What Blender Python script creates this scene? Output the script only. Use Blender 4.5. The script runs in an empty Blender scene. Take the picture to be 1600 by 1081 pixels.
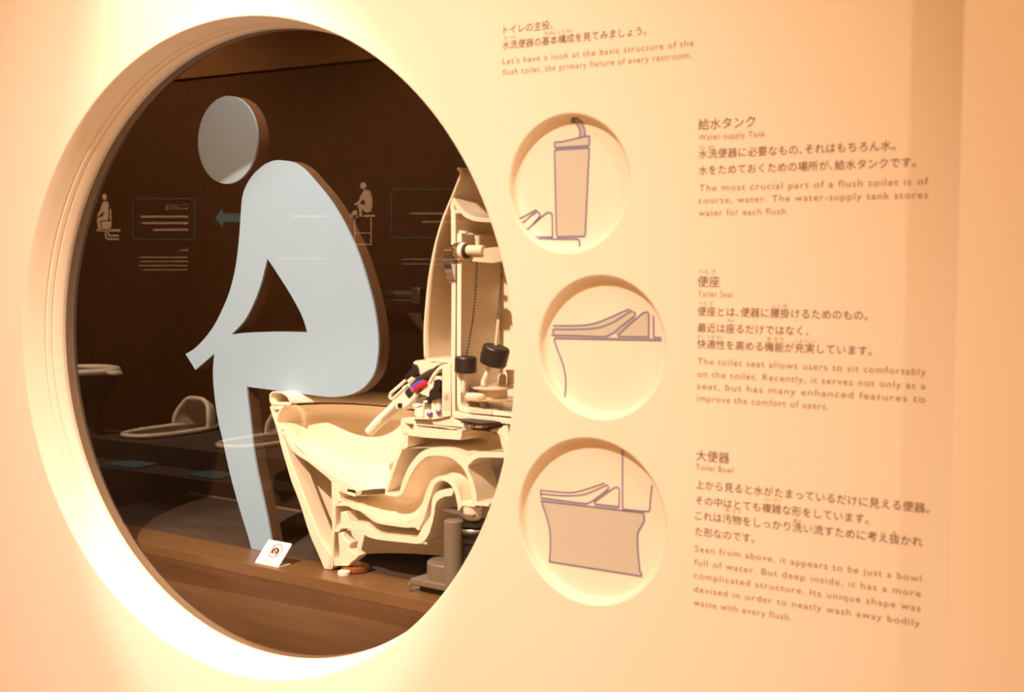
import bpy, bmesh, math, random
from mathutils import Vector, Matrix, geometry
random.seed(7)
S = bpy.context.scene
COL = S.collection

# ------------------------------------------------------------------ camera
CF = 1942.90201                                   # focal length in pixels of a 1600 x 1081 frame
YAW, PITCH, ROLL = -0.557342588, -0.0651843038, 0.00439650756
CAM = Vector((0.0, -2.1, 1.5))
_f = Vector((math.sin(YAW) * math.cos(PITCH), math.cos(YAW) * math.cos(PITCH), math.sin(PITCH)))
_r = Vector((math.cos(YAW), -math.sin(YAW), 0))
_u = _r.cross(_f)
CR = _r * math.cos(ROLL) + _u * math.sin(ROLL)
CU = -_r * math.sin(ROLL) + _u * math.cos(ROLL)
cd = bpy.data.cameras.new('camera')
cam = bpy.data.objects.new('camera', cd)
COL.objects.link(cam)
cam.matrix_world = Matrix((CR, CU, -_f)).transposed().to_4x4()
cam.location = CAM
cd.sensor_width = 36.0
cd.lens = 36.0 * CF / 1600.0
cd.clip_start = 0.02
cd.dof.use_dof = True
cd.dof.focus_distance = 4.0
cd.dof.aperture_fstop = 4.5
S.camera = cam

# ------------------------------------------------------------------ exposure, world, lamps
S.view_settings.view_transform = 'Standard'
S.view_settings.look = 'None'
S.view_settings.exposure = 0.0
S.view_settings.gamma = 1.0
S.view_settings.use_curve_mapping = False
W = bpy.data.worlds.new('gallery_air')
S.world = W
W.use_nodes = True
W.node_tree.nodes['Background'].inputs[0].default_value = (1.0, 0.44, 0.12, 1)
W.node_tree.nodes['Background'].inputs[1].default_value = 0.95
WARM = (1.0, 0.715, 0.52)

def spot(name, loc, target, energy, angle, blend=1.0, radius=0.05, color=WARM):
    l = bpy.data.lights.new(name, 'SPOT')
    l.energy = energy; l.spot_size = math.radians(angle); l.spot_blend = blend
    l.shadow_soft_size = radius; l.color = color
    o = bpy.data.objects.new(name, l); COL.objects.link(o)
    o.location = loc
    o.rotation_euler = (Vector(target) - Vector(loc)).to_track_quat('-Z', 'Y').to_euler()
    return o

spot('ceiling_spotlight', (-1.78, -3.40, 5.03), (-2.00, 0.0, 0.48), 1440, 46, 1.0, 0.06)
spot('profile_spotlight', (-1.80, -3.40, 5.05), (-2.03, 0.05, 1.25), 1000, 14.7, 0.28, 0.05, (1.0, 0.80, 0.60))
spot('wall_washer', (-2.30, -0.40, 3.10), (-2.10, 0.0, 1.40), 140, 50, 1.0, 0.04)
spot('case_downlight', (-2.15, 0.14, 2.52), (-2.20, 0.27, 1.70), 36, 95, 1.0, 0.03)
spot('side_spotlight', (1.15, -1.35, 3.0), (-0.55, 0.0, 1.25), 55, 75, 1.0, 0.05)
spot('exhibit_spotlight', (-5.2, -1.2, 3.3), (-5.4, -2.7, 1.3), 1900, 95, 1.0, 0.06)
spot('exhibit_spotlight', (-3.4, -1.2, 3.3), (-3.5, -2.7, 1.3), 1300, 95, 1.0, 0.06)

# ------------------------------------------------------------------ pixel <-> place helpers
def ray(px, py):
    return _f + CR * ((px - 800.0) / CF) - CU * ((py - 540.5) / CF)

def on_wall(px, py, y=0.0):
    d = ray(px, py)
    p = CAM + d * ((y - CAM.y) / d.y)
    return p

# the exhibit stands slightly turned in its case: its own frame
EO = Vector((-2.0, 0.247, 0.0))
EA = math.atan(-0.06)
EX = Vector((math.cos(EA), math.sin(EA), 0)); EY = Vector((-math.sin(EA), math.cos(EA), 0))
def ex(px, py, d=0.0):
    """a point of the exhibit's own plane (depth d behind the cut) as (x, z) in the exhibit frame"""
    r = ray(px, py)
    t = (d - (CAM - EO).dot(EY)) / r.dot(EY)
    p = CAM + r * t - EO
    return (p.dot(EX), p.z)
def exl(pts, d=0.0):
    return [ex(p[0], p[1], d) for p in pts]
FLOOR = 0.741

# ------------------------------------------------------------------ materials
def mat(name, color, rough=0.5, metal=0.0, spec=0.5, var=0.0, scale=8.0, bump=0.0, coat=0.0, stretch=None, trans=0.0):
    m = bpy.data.materials.new(name); m.use_nodes = True
    nt = m.node_tree; b = nt.nodes['Principled BSDF']
    b.inputs['Base Color'].default_value = (*color, 1)
    b.inputs['Roughness'].default_value = rough
    b.inputs['Metallic'].default_value = metal
    b.inputs['Specular IOR Level'].default_value = spec
    b.inputs['Coat Weight'].default_value = coat
    if var or bump:
        tc = nt.nodes.new('ShaderNodeTexCoord'); mp = nt.nodes.new('ShaderNodeMapping')
        nt.links.new(tc.outputs['Object'], mp.inputs[0])
        if stretch: mp.inputs['Scale'].default_value = stretch
        n = nt.nodes.new('ShaderNodeTexNoise'); n.inputs['Scale'].default_value = scale; n.inputs['Detail'].default_value = 5
        nt.links.new(mp.outputs[0], n.inputs['Vector'])
        if var:
            r = nt.nodes.new('ShaderNodeValToRGB')
            r.color_ramp.elements[0].position = 0.3; r.color_ramp.elements[1].position = 0.7
            r.color_ramp.elements[0].color = (*[c * (1 - var) for c in color], 1)
            r.color_ramp.elements[1].color = (*[min(1, c * (1 + var)) for c in color], 1)
            nt.links.new(n.outputs['Fac'], r.inputs[0]); nt.links.new(r.outputs[0], b.inputs['Base Color'])
        if bump:
            bp = nt.nodes.new('ShaderNodeBump'); bp.inputs['Strength'].default_value = bump; bp.inputs['Distance'].default_value = 0.002
            nt.links.new(n.outputs['Fac'], bp.inputs['Height']); nt.links.new(bp.outputs[0], b.inputs['Normal'])
    return m

def glass_mat(name, ior, k, tint=(1, 1, 1)):
    m = bpy.data.materials.new(name); m.use_nodes = True
    nt = m.node_tree; nt.nodes.clear()
    out = nt.nodes.new('ShaderNodeOutputMaterial'); mx = nt.nodes.new('ShaderNodeMixShader')
    tr = nt.nodes.new('ShaderNodeBsdfTransparent'); tr.inputs[0].default_value = (*tint, 1)
    gl = nt.nodes.new('ShaderNodeBsdfGlossy'); gl.inputs['Roughness'].default_value = 0.0
    lw = nt.nodes.new('ShaderNodeLayerWeight'); lw.inputs[0].default_value = 0.5
    pw = nt.nodes.new('ShaderNodeMath'); pw.operation = 'POWER'; pw.inputs[1].default_value = 5.0
    f0 = ((ior - 1) / (ior + 1)) ** 2
    mu = nt.nodes.new('ShaderNodeMath'); mu.operation = 'MULTIPLY_ADD'; mu.use_clamp = True
    mu.inputs[1].default_value = (1 - f0) * k; mu.inputs[2].default_value = f0 * k
    nt.links.new(lw.outputs['Facing'], pw.inputs[0]); nt.links.new(pw.outputs[0], mu.inputs[0]); nt.links.new(mu.outputs[0], mx.inputs[0])
    nt.links.new(tr.outputs[0], mx.inputs[1]); nt.links.new(gl.outputs[0], mx.inputs[2])
    nt.links.new(mx.outputs[0], out.inputs[0])
    return m

M_WALL = mat('cream_painted_wall', (0.86, 0.82, 0.76), 0.6, spec=0.25, bump=0.02, scale=260)
M_TRIM = mat('cream_painted_trim', (0.86, 0.82, 0.75), 0.45, spec=0.3)
M_CASE = mat('dark_case_lining', (0.036, 0.0165, 0.005), 0.75, spec=0.15, var=0.12, scale=30)
M_PLATREAR = mat('dark_platform_rear', (0.062, 0.045, 0.034), 0.9, spec=0.1, var=0.15, scale=90, bump=0.1)
M_PLATSTRIP = mat('brown_platform_strip', (0.16, 0.088, 0.038), 0.32, spec=0.4, var=0.08, scale=14, stretch=(0.6, 6, 6))
M_WOODFACE = mat('brown_wood_panel', (0.105, 0.053, 0.022), 0.42, spec=0.4, var=0.22, scale=5, stretch=(0.7, 3, 9))
M_BLUE = mat('pale_blue_panel', (0.28, 0.44, 0.62), 0.55, spec=0.3, var=0.01, scale=3)
M_BROWNEDGE = mat('brown_panel_edge', (0.095, 0.055, 0.028), 0.55, spec=0.3, var=0.1, scale=20)
M_CER = mat('ivory_ceramic', (0.83, 0.735, 0.58), 0.22, spec=0.5, coat=0.3)
M_CUT = mat('sawn_ivory_ceramic', (0.79, 0.71, 0.58), 0.55, spec=0.3, var=0.03, scale=40)
M_PLASTIC = mat('ivory_plastic', (0.79, 0.71, 0.57), 0.35, spec=0.5)
M_WHITE = mat('white_plastic', (0.82, 0.77, 0.68), 0.3, spec=0.5)
M_BLACK = mat('black_rubber', (0.016, 0.013, 0.012), 0.42, spec=0.5)
M_CHROME = mat('polished_chrome', (0.62, 0.60, 0.58), 0.10, metal=1.0)
M_STEEL = mat('brushed_steel', (0.55, 0.52, 0.48), 0.3, metal=1.0)
M_GREY = mat('grey_pipe_plastic', (0.17, 0.14, 0.105), 0.45, spec=0.4)
M_RUST = mat('amber_wax', (0.24, 0.08, 0.02), 0.4, spec=0.4, var=0.3, scale=60)
M_RED = mat('red_wire', (0.65, 0.02, 0.03), 0.35)
M_WIREBLUE = mat('blue_wire', (0.09, 0.09, 0.55), 0.35)
M_TEXT = mat('dark_brown_lettering', (0.17, 0.09, 0.05), 0.6)
M_TEXTL = mat('light_brown_lettering', (0.31, 0.20, 0.12), 0.6)
M_RUBY = mat('pale_brown_lettering', (0.42, 0.30, 0.20), 0.6)
M_LINE = mat('violet_drawing_line', (0.20, 0.21, 0.40), 0.6)
M_FILL = mat('tan_drawing_fill', (0.56, 0.57, 0.53), 0.6)
M_BAND = mat('grey_drawing_fill', (0.46, 0.43, 0.43), 0.6)
M_SIGN = mat('white_acrylic_sign', (0.9, 0.89, 0.86), 0.25, spec=0.4)
M_SIGNRED = mat('sign_red', (0.55, 0.05, 0.015), 0.4)
M_SIGNBLK = mat('sign_black', (0.02, 0.015, 0.012), 0.4)
M_SIGNTXT = mat('sign_grey', (0.5, 0.45, 0.4), 0.5)
M_OPP = mat('dark_gallery_wall', (0.055, 0.0235, 0.0065), 0.8, spec=0.1)
M_OPPTOP = mat('brown_upper_wall', (0.15, 0.066, 0.018), 0.7, spec=0.1)
M_OPPWHITE = mat('white_wall_graphics', (0.55, 0.40, 0.26), 0.6)
M_OPPTXT = mat('beige_wall_lettering', (0.40, 0.31, 0.22), 0.6)
M_TEAL = mat('teal_wall_graphics', (0.05, 0.085, 0.085), 0.6)
M_TEALB = mat('teal_arrow_graphics', (0.07, 0.14, 0.15), 0.6)
M_PLAQUE = mat('blue_plaque', (0.055, 0.12, 0.155), 0.5)
M_COUNTER = mat('charcoal_counter', (0.055, 0.042, 0.035), 0.55, spec=0.3)
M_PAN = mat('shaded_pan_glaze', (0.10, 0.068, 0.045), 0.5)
M_GFLOOR = mat('gallery_floor', (0.30, 0.20, 0.12), 0.5, var=0.1, scale=3)
M_SOFTPLASTIC = glass_mat('clear_pane_back', 1.0, 0.0)
M_GLASS = glass_mat('clear_pane', 1.5, 1.9)
M_FROST = mat('milky_plastic', (0.72, 0.64, 0.50), 0.25, spec=0.5)

# ------------------------------------------------------------------ mesh builder
def spl(pts, n=4, closed=False):
    P = [Vector(p) for p in pts]; out = []; N = len(P)
    rng = N if closed else N - 1
    for i in range(rng):
        p0 = P[(i - 1) % N] if (closed or i > 0) else P[0]
        p1 = P[i]; p2 = P[(i + 1) % N]
        p3 = P[(i + 2) % N] if (closed or i < N - 2) else P[-1]
        for k in range(n):
            t = k / n
            out.append(tuple(0.5 * ((2 * p1) + (p2 - p0) * t + (2 * p0 - 5 * p1 + 4 * p2 - p3) * t * t + (3 * p1 - p0 - 3 * p2 + p3) * t ** 3)))
    if not closed: out.append(tuple(P[-1]))
    return out

class MB:
    def __init__(s): s.v = []; s.f = []; s.m = []
    def add(s, vs, fs, mi=0):
        o = len(s.v); s.v += [tuple(v) for v in vs]
        for f in fs: s.f.append([i + o for i in f]); s.m.append(mi)
    def prism(s, pts, d0, d1, holes=(), side=0, back=0):
        """outline in (x, z), from depth d0 to d1"""
        loops = [list(pts)] + [list(h) for h in holes]
        flat = [p for l in loops for p in l]; n = len(flat)
        tri = geometry.tessellate_polygon([[Vector((p[0], p[1], 0)) for p in l] for l in loops])
        vs = [(p[0], d0, p[1]) for p in flat] + [(p[0], d1, p[1]) for p in flat]
        s.add(vs, [list(t) for t in tri]); 
        o = len(s.v) - 2 * n
        for t in tri: s.f.append([o + n + i for i in reversed(t)]); s.m.append(back)
        k = 0
        for l in loops:
            for i in range(len(l)):
                a = k + i; b = k + (i + 1) % len(l)
                s.f.append([o + a, o + b, o + n + b, o + n + a]); s.m.append(side)
            k += len(l)
        return s
    def flat(s, pts, d):
        tri = geometry.tessellate_polygon([[Vector((p[0], p[1], 0)) for p in pts]])
        s.add([(p[0], d, p[1]) for p in pts], [list(t) for t in tri]); return s
    def grid(s, rows, closed=False, mi=0):
        n = len(rows[0]); vs = [p for r in rows for p in r]; fs = []
        for i in range(len(rows) - 1):
            for j in range(n if closed else n - 1):
                k = (j + 1) % n
                fs.append((i * n + j, i * n + k, (i + 1) * n + k, (i + 1) * n + j))
        s.add(vs, fs, mi); return s
    def box(s, a, b):
        x0, y0, z0 = a; x1, y1, z1 = b
        s.add([(x0, y0, z0), (x1, y0, z0), (x1, y1, z0), (x0, y1, z0), (x0, y0, z1), (x1, y0, z1), (x1, y1, z1), (x0, y1, z1)],
              [(0, 3, 2, 1), (4, 5, 6, 7), (0, 1, 5, 4), (1, 2, 6, 5), (2, 3, 7, 6), (3, 0, 4, 7)]); return s
    def tube(s, path, r, n=10, caps=True, closed=False):
        P = [Vector(p) for p in path]; R = r if isinstance(r, (list, tuple)) else [r] * len(P); rows = []
        prev = None
        for i, p in enumerate(P):
            if closed: t = (P[(i + 1) % len(P)] - P[i - 1])
            else: t = (P[min(i + 1, len(P) - 1)] - P[max(i - 1, 0)])
            t.normalize()
            if prev is None:
                a = Vector((0, 0, 1)) if abs(t.z) < 0.9 else Vector((1, 0, 0))
                u = t.cross(a).normalized()
            else:
                u = (prev - t * prev.dot(t)).normalized()
            prev = u; w = t.cross(u)
            rows.append([tuple(p + (u * math.cos(k * 2 * math.pi / n) + w * math.sin(k * 2 * math.pi / n)) * R[i]) for k in range(n)])
        if closed: rows.append(rows[0])
        s.grid(rows, True)
        if caps and not closed:
            o = len(s.v) - len(rows) * n
            s.f.append([o + k for k in reversed(range(n))]); s.m.append(0)
            o2 = len(s.v) - n
            s.f.append([o2 + k for k in range(n)]); s.m.append(0)
        return s
    def lathe(s, prof, origin, axis=(0, 0, 1), n=32, a0=0.0, a1=2 * math.pi, cap=True):
        """profile of (radius, height) turned about an axis"""
        A = Vector(axis).normalized(); h = Vector((0, 1, 0)) if abs(A.y) < 0.9 else Vector((1, 0, 0))
        U = h.cross(A).normalized(); V = A.cross(U); O = Vector(origin)
        full = abs(a1 - a0 - 2 * math.pi) < 1e-6; m = n if full else n + 1
        rows = [[tuple(O + A * z + (U * math.cos(a0 + (a1 - a0) * k / n) + V * math.sin(a0 + (a1 - a0) * k / n)) * r) for k in range(m)] for r, z in prof]
        s.grid(rows, full)
        if cap and full:
            o = len(s.v) - len(rows) * m
            s.f.append([o + k for k in reversed(range(m))]); s.m.append(0)
            s.f.append([len(s.v) - m + k for k in range(m)]); s.m.append(0)
        return s
    def ribbon(s, pts, w, d0, d1, closed=False):
        """a flat drawn line of width w along (x, z) points, as a thin raised strip"""
        P = [Vector((p[0], p[1])) for p in pts]; N = len(P); L = []; R = []
        for i, p in enumerate(P):
            a = P[i - 1] if (i > 0 or closed) else p; b = P[(i + 1) % N] if (i < N - 1 or closed) else p
            t1 = (p - a); t2 = (b - p)
            if t1.length < 1e-9: t1 = t2
            if t2.length < 1e-9: t2 = t1
            t1 = t1.normalized(); t2 = t2.normalized(); n1 = Vector((-t1.y, t1.x)); n2 = Vector((-t2.y, t2.x))
            b_ = n1 + n2
            if b_.length < 1e-4: b_ = n1
            b_.normalize(); k = 1 / max(0.5, b_.dot(n1))
            L.append(p + b_ * w / 2 * k); R.append(p - b_ * w / 2 * k)
        rows = [[(l.x, d0, l.y), (r.x, d0, r.y), (r.x, d1, r.y), (l.x, d1, l.y)] for l, r in zip(L, R)]
        if closed: rows.append(rows[0])
        s.grid(rows, True)
        if not closed:
            o = len(s.v) - 4 * len(rows); s.f.append([o, o + 1, o + 2, o + 3]); s.m.append(0)
            o = len(s.v) - 4; s.f.append([o + 3, o + 2, o + 1, o]); s.m.append(0)
        return s
    def build(s, name, m, parent=None, base=(0, 0, 0), smooth=True, bevel=0.0, fix=True, xf=None, seg=2, ang=35):
        me = bpy.data.meshes.new(name)
        if xf: vs = [tuple(xf(v)) for v in s.v]
        else: vs = s.v
        me.from_pydata([(v[0] - base[0], v[1] - base[1], v[2] - base[2]) for v in vs], [], s.f)
        ms = m if isinstance(m, (list, tuple)) else [m]
        for q in ms: me.materials.append(q)
        for p, i in zip(me.polygons, s.m): p.material_index = min(i, len(ms) - 1)
        if fix:
            bm = bmesh.new(); bm.from_mesh(me)
            bmesh.ops.remove_doubles(bm, verts=bm.verts, dist=1e-6)
            bmesh.ops.recalc_face_normals(bm, faces=bm.faces)
            bm.to_mesh(me); bm.free()
        if smooth:
            me.polygons.foreach_set('use_smooth', [True] * len(me.polygons))
            me.set_sharp_from_angle(angle=math.radians(ang))
        o = bpy.data.objects.new(name, me); COL.objects.link(o)
        if parent is not None: o.parent = parent
        if bevel:
            b = o.modifiers.new('bevel', 'BEVEL'); b.width = bevel; b.segments = seg; b.limit_method = 'ANGLE'; b.angle_limit = math.radians(40)
        return o

def tag(o, label, cat, group=None):
    o['label'] = label; o['category'] = cat
    if group: o['group'] = group
    return o
def struct(o):
    o['kind'] = 'structure'; return o
def thing(name, label, cat, loc=(0, 0, 0), rotz=0.0, group=None):
    o = bpy.data.objects.new(name, None); COL.objects.link(o)
    o.empty_display_size = 0.05
    o.location = loc; o.rotation_euler = (0, 0, rotz)
    return tag(o, label, cat, group)
class ET:
    """a thing standing in the exhibit frame; its base is given in that frame"""
    def __init__(s, name, label, cat, base, group=None):
        s.base = base
        w = EO + EX * base[0] + EY * base[1]
        s.root = thing(name, label, cat, (w.x, w.y, base[2]), EA, group)
    def part(s, mb, name, m, parent=None, **k):
        return mb.build(name, m, parent or s.root, s.base, **k)
class SubT:
    """a part of a thing, with its own sub-parts: the first mesh built is the part itself"""
    def __init__(s, et, name, label=None): s.et, s.name, s.label, s.o = et, name, label, None
    @property
    def base(s): return s.et.base
    def part(s, mb, name, m, parent=None, **k):
        if s.o is None:
            s.o = s.et.part(mb, s.name, m, None, **k)
            if s.label: s.o['label'] = s.label
            return s.o
        return s.et.part(mb, name, m, s.o, **k)
def exw(o):
    o.location = EO; o.rotation_euler = (0, 0, EA); return o

# ================================================================== THE WALL
WX0, WX1, WZ0, WZ1 = -5.6, -0.40, 0.0, 3.5
WIN = (-2.067, 1.296, 0.7625)
RND = [(-0.56380756 * 2.1, 1.5 + 0.07444621 * 2.1, 0.06271708 * 2.1),
       (-0.52862635 * 2.1, 1.5 - 0.07474829 * 2.1, 0.06477593 * 2.1),
       (-0.53775479 * 2.1, 1.5 - 0.23578686 * 2.1, 0.07657872 * 2.1)]
def circ(x, z, r, n, ph=0.0):
    return [(x + r * math.cos(ph + k * 2 * math.pi / n), z + r * math.sin(ph + k * 2 * math.pi / n)) for k in range(n)]
LIP = 0.004
holes = [circ(WIN[0], WIN[1], WIN[2] + LIP, 192)] + [circ(x, z, r + LIP, 96) for x, z, r in RND]
wall = MB()
loops = [[(WX0, WZ0), (WX1, WZ0), (WX1, WZ1), (WX0, WZ1)]] + holes
tri = geometry.tessellate_polygon([[Vector((p[0], p[1], 0)) for p in l] for l in loops])
flat = [p for l in loops for p in l]
wall.add([(p[0], 0.0, p[1]) for p in flat], [list(t) for t in tri])
struct(wall.build('wall_front', M_WALL, smooth=False))

def ringsurf(mb, prof, x, z, n=192, c2=None):
    """rings of (radius, y) about the hole's axis"""
    rows = []
    for q in prof:
        cx, cz = (q[2], q[3]) if len(q) > 2 else (x, z)
        rows.append([(cx + q[0] * math.cos(k * 2 * math.pi / n), q[1], cz + q[0] * math.sin(k * 2 * math.pi / n)) for k in range(n)])
    mb.grid(rows, True); return mb
R = WIN[2]
IX, IZ, IR = -2.039, 1.303, 0.740
GY = 0.085
def tq(t, dr=0.0, dy=0.0):
    return (R + (IR - R) * t + dr, GY * t + dy, WIN[0] + (IX - WIN[0]) * t, WIN[1] + (IZ - WIN[1]) * t)
t1 = ringsurf(MB(), [(R + LIP, 0.0), (R + 0.0012, 0.0008), tq(0.05), tq(0.30), tq(0.53), tq(0.545, 0.0035), tq(0.575, 0.0035), tq(0.585, 0.0005), tq(0.60, -0.0012), tq(0.64, -0.0012)], WIN[0], WIN[1])
struct(t1.build('trim_1', M_TRIM, ang=25))
t2 = ringsurf(MB(), [tq(0.64, -0.0012), tq(0.70, -0.0008), tq(0.715, 0.003), tq(0.735, 0.003), tq(0.745, -0.0014), tq(0.78, -0.0018), tq(0.90, -0.0018), tq(1.0), tq(1.0, 0.0, 0.009), tq(1.0, 0.05, 0.009)], WIN[0], WIN[1])
struct(t2.build('trim_2', M_TRIM, ang=25))
t7 = ringsurf(MB(), [(IR + 0.06, GY + 0.010), (IR - 0.001, GY + 0.010), (IR, GY + 0.034), (IR + 0.06, GY + 0.034)], IX, IZ)  # added ring behind the pane, its brown standing in for the rim's reflection
struct(t7.build('trim_reflection', mat('rim_reflection_brown', (0.20, 0.12, 0.06), 0.6), ang=25))
g = MB()
cpts = circ(IX, IZ, IR + 0.004, 160)
g.prism(cpts, GY, GY + 0.008, side=1, back=1)
gl = struct(g.build('window_1', [M_GLASS, M_SOFTPLASTIC], smooth=False))

# the neighbouring wall, standing a little proud on the right
nb = MB(); nb.box((-0.4420, -0.080, 0.0), (1.7, 0.08, 3.5))
struct(nb.build('wall_right', M_WALL, smooth=False, bevel=0.004))

# ================================================================== THE CASE BEHIND THE GLASS
def E3(x, d, z): return EO + EX * x + EY * d + Vector((0, 0, z))
CXL, CXR, CDB, CDF = -1.085, 1.05, 0.48, -0.075
def case(mb, name, m, **k): return struct(exw(mb.build(name, m, None, **k)))
case(MB().box((CXL, 0.045, FLOOR - 0.03), (CXR, CDB, FLOOR)), 'floor', M_PLATREAR, smooth=False)  # platform top, darker behind the front strip
case(MB().box((CXL, CDF, FLOOR - 0.03), (CXR, 0.045, FLOOR)), 'trim_3', M_PLATSTRIP, smooth=False, bevel=0.0015)  # front strip of the platform, lighter brown
case(MB().box((CXL, CDF, 0.40), (CXR, CDF + 0.03, FLOOR - 0.03)), 'trim_4', M_WOODFACE, smooth=False)
case(MB().box((CXL, CDB, 0.40), (CXR, CDB + 0.02, 2.6)), 'wall_back', M_CASE, smooth=False)
case(MB().box((CXL - 0.02, -0.03, 0.40), (CXL, CDB, 2.6)), 'wall_left', M_CASE, smooth=False)
case(MB().box((CXR, 0.0, 0.40), (CXR + 0.02, CDB, 2.6)), 'wall_side', M_CASE, smooth=False)
case(MB().box((CXL, -0.04, 2.6), (CXR, CDB, 2.62)), 'ceiling', M_CASE, smooth=False)
case(MB().box((CXL, -0.06, 0.38), (CXR, CDF + 0.03, 0.40)), 'trim_5', M_CASE, smooth=False)
case(MB().box((CXL, CDB - 0.004, FLOOR), (CXR, CDB, FLOOR + 0.006)), 'baseboard_back', mat('case_seam', (0.16, 0.12, 0.09), 0.6), smooth=False)

# ================================================================== THE BLUE SEATED FIGURE
FD, FT = 0.045, 0.040
seg = [
 [(435.4,250),(455.8,253),(474.3,264),(492.8,284.4),(511.3,306.6),(529.8,334.3),(548.2,369.5),(563,404.6),(574.1,439.8),(583.4,474.9),(588.9,506.3),(591.2,536),(590,558),(585.2,580.3),(574,598.8),(559.3,611),(541,618),(518.7,620.3),(496.5,618.4),(459.5,613.6),(385.3,604)],
 [(385.3,604),(387.3,625.8),(392.9,673.9),(396.3,704.4),(402.4,739),(410.6,777.7),(417.7,810.3),(422.4,835.7),(428,866)],
 [(393.3,859.5),(387.2,836.7),(379,810.3),(369.9,779.7),(361.7,749.2),(353.6,714.6),(347.2,684),(342.4,665),(337.4,636.9),(333.7,603.6),(332.7,581.4),(333.7,562.9),(335.1,552.4)],
 [(305.3,577.7)],
 [(289.8,553.1),(304,544.4),(317,531.5),(328,518),(337,504),(346,486),(357.7,458.2),(366.5,425),(371.5,391.7),(374.6,358.4),(376.2,332.5),(378.8,306.6),(385.5,288),(396.6,271.4),(411.4,258.5),(424.3,251.8),(435.4,250)]]
outl = []
for sgm in seg:
    outl += (spl(sgm, 4)[:-1] if len(sgm) > 2 and sgm[-1] in ((385.3,604),(435.4,250)) else (spl(sgm, 4) if len(sgm) > 2 else sgm))
hole = spl([(417.7,403.9),(431.7,425),(448.4,450.9),(461.3,473),(472.4,495.2),(480.2,519.3)],4)[:-1] + spl([(480.2,519.3),(441,518.2),(404,519),(381.8,520),(361.4,522.6)],4)[:-1] + spl([(361.4,522.6),(381.8,500.8),(396.6,473),(407.7,443.5),(414.3,417.6),(417.7,403.9)],4)[:-1]
foot = ex(410, 862, FD)
fb = ET('seated_figure', 'large flat pale blue cut-out person bending forward on the toilet, face down, arms on knees', 'figure', (foot[0], FD, FLOOR))
body = exl(outl, FD)
body = [(x, max(z, FLOOR + 0.0005)) for x, z in body]
fb.part(MB().prism(body, FD, FD + 0.006, [exl(hole, FD)]), 'body', M_BLUE, bevel=0.0008, smooth=False)
o = fb.part(MB().prism(body, FD + 0.006, FD + FT, [exl(hole, FD)]), 'body_edge', M_BROWNEDGE, smooth=False)
o['label'] = 'dark brown edge and backing of the blue body'
hp = exl([(309.1,220),(402.4,214),(358,150.1),(351,286.8),(320,262),(394,178)], FD)
import itertools
def fit_circle(P):
    # least squares circle by 3x3 normal equations
    A = [[0.0]*4 for _ in range(3)]
    for x, y in P:
        row = (2*x, 2*y, 1.0); b = x*x + y*y
        for i in range(3):
            for j in range(3): A[i][j] += row[i]*row[j]
            A[i][3] += row[i]*b
    for i in range(3):
        p = max(range(i, 3), key=lambda r: abs(A[r][i])); A[i], A[p] = A[p], A[i]
        for r in range(3):
            if r != i:
                k = A[r][i]/A[i][i]
                for c in range(i, 4): A[r][c] -= k*A[i][c]
    cx, cy, c = (A[i][3]/A[i][i] for i in range(3))
    return cx, cy, math.sqrt(c + cx*cx + cy*cy)
hx, hz, hr = fit_circle(hp[:4])
hc = circ(hx, hz, hr, 96)
hd = fb.part(MB().prism(hc, FD, FD + 0.006), 'head', M_BLUE, bevel=0.0008)
o = fb.part(MB().prism(hc, FD + 0.006, FD + FT), 'head_edge', M_BROWNEDGE)
o['label'] = 'dark brown edge of the round head'
nk = fb.part(MB().tube([(hx + 0.05, FD + 0.034, hz - 0.06), (ex(440, 262, FD)[0], FD + 0.034, ex(440, 262, FD)[1])], 0.0035, 8), 'neck_rod', M_BROWNEDGE)

# ================================================================== THE SAWN TOILET
def T(pts, d=0.0): return exl(pts, d)
tb = ex(515, 890)
whole = ET('sectioned_toilet', 'ivory toilet with cistern and raised lid, sawn lengthwise to show its insides', 'toilet', (tb[0] + 0.2, 0.0, FLOOR))
toilet = SubT(whole, 'bowl')
def rib(name, px, d1, m=(None,), d0=0.0, bev=0.0022, parent=None, thing_=None, holes=()):
    pts = T(px); pts = [(x, max(z, FLOOR + 0.001)) for x, z in pts]
    return (thing_ or toilet).part(MB().prism(pts, d0, d1, [T(h) for h in holes], side=1, back=1), name, [M_CUT, M_CER], parent, bevel=bev, smooth=True, ang=40)
def level_loft(name, fpx, bpx, wid, m, nu=28, power=2.0, d0=0.002, close=False):
    """at each level a half oval from the front line to the back line, bulging behind the cut"""
    rows = []
    for (fa, ba, w) in zip(fpx, bpx, wid):
        xf, z = ex(*fa); xb, zb = ex(*ba)
        row = []
        for k in range(nu + 1):
            a = math.pi * k / nu
            c = math.cos(a); sn = math.sin(a)
            cx = math.copysign(abs(c) ** (2 / power), c); sy = abs(sn) ** (2 / power)
            x = (xf + xb) / 2 - (xb - xf) / 2 * cx
            zz = z + (zb - z) * (1 - cx) / 2
            row.append((x, d0 + w * sy, zz))
        rows.append(row)
    return toilet.part(MB().grid(rows), name, m, None, ang=60)
# outer skirt, far half
level_loft('outer_skirt',
  [(421,634),(426,652.5),(432.5,672.5),(440,702.5),(447.5,727.5),(455,752.5),(467.5,785),(482.5,832.5),(495,863),(503,879)],
  [(792,666),(793,680),(793,700),(793,725),(792,745),(790,765),(788,790),(785,820),(783,852),(781,905)],
  [0.200,0.204,0.204,0.202,0.198,0.192,0.186,0.18,0.175,0.172], M_CER, 64, 3.2, 0.004)
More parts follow.
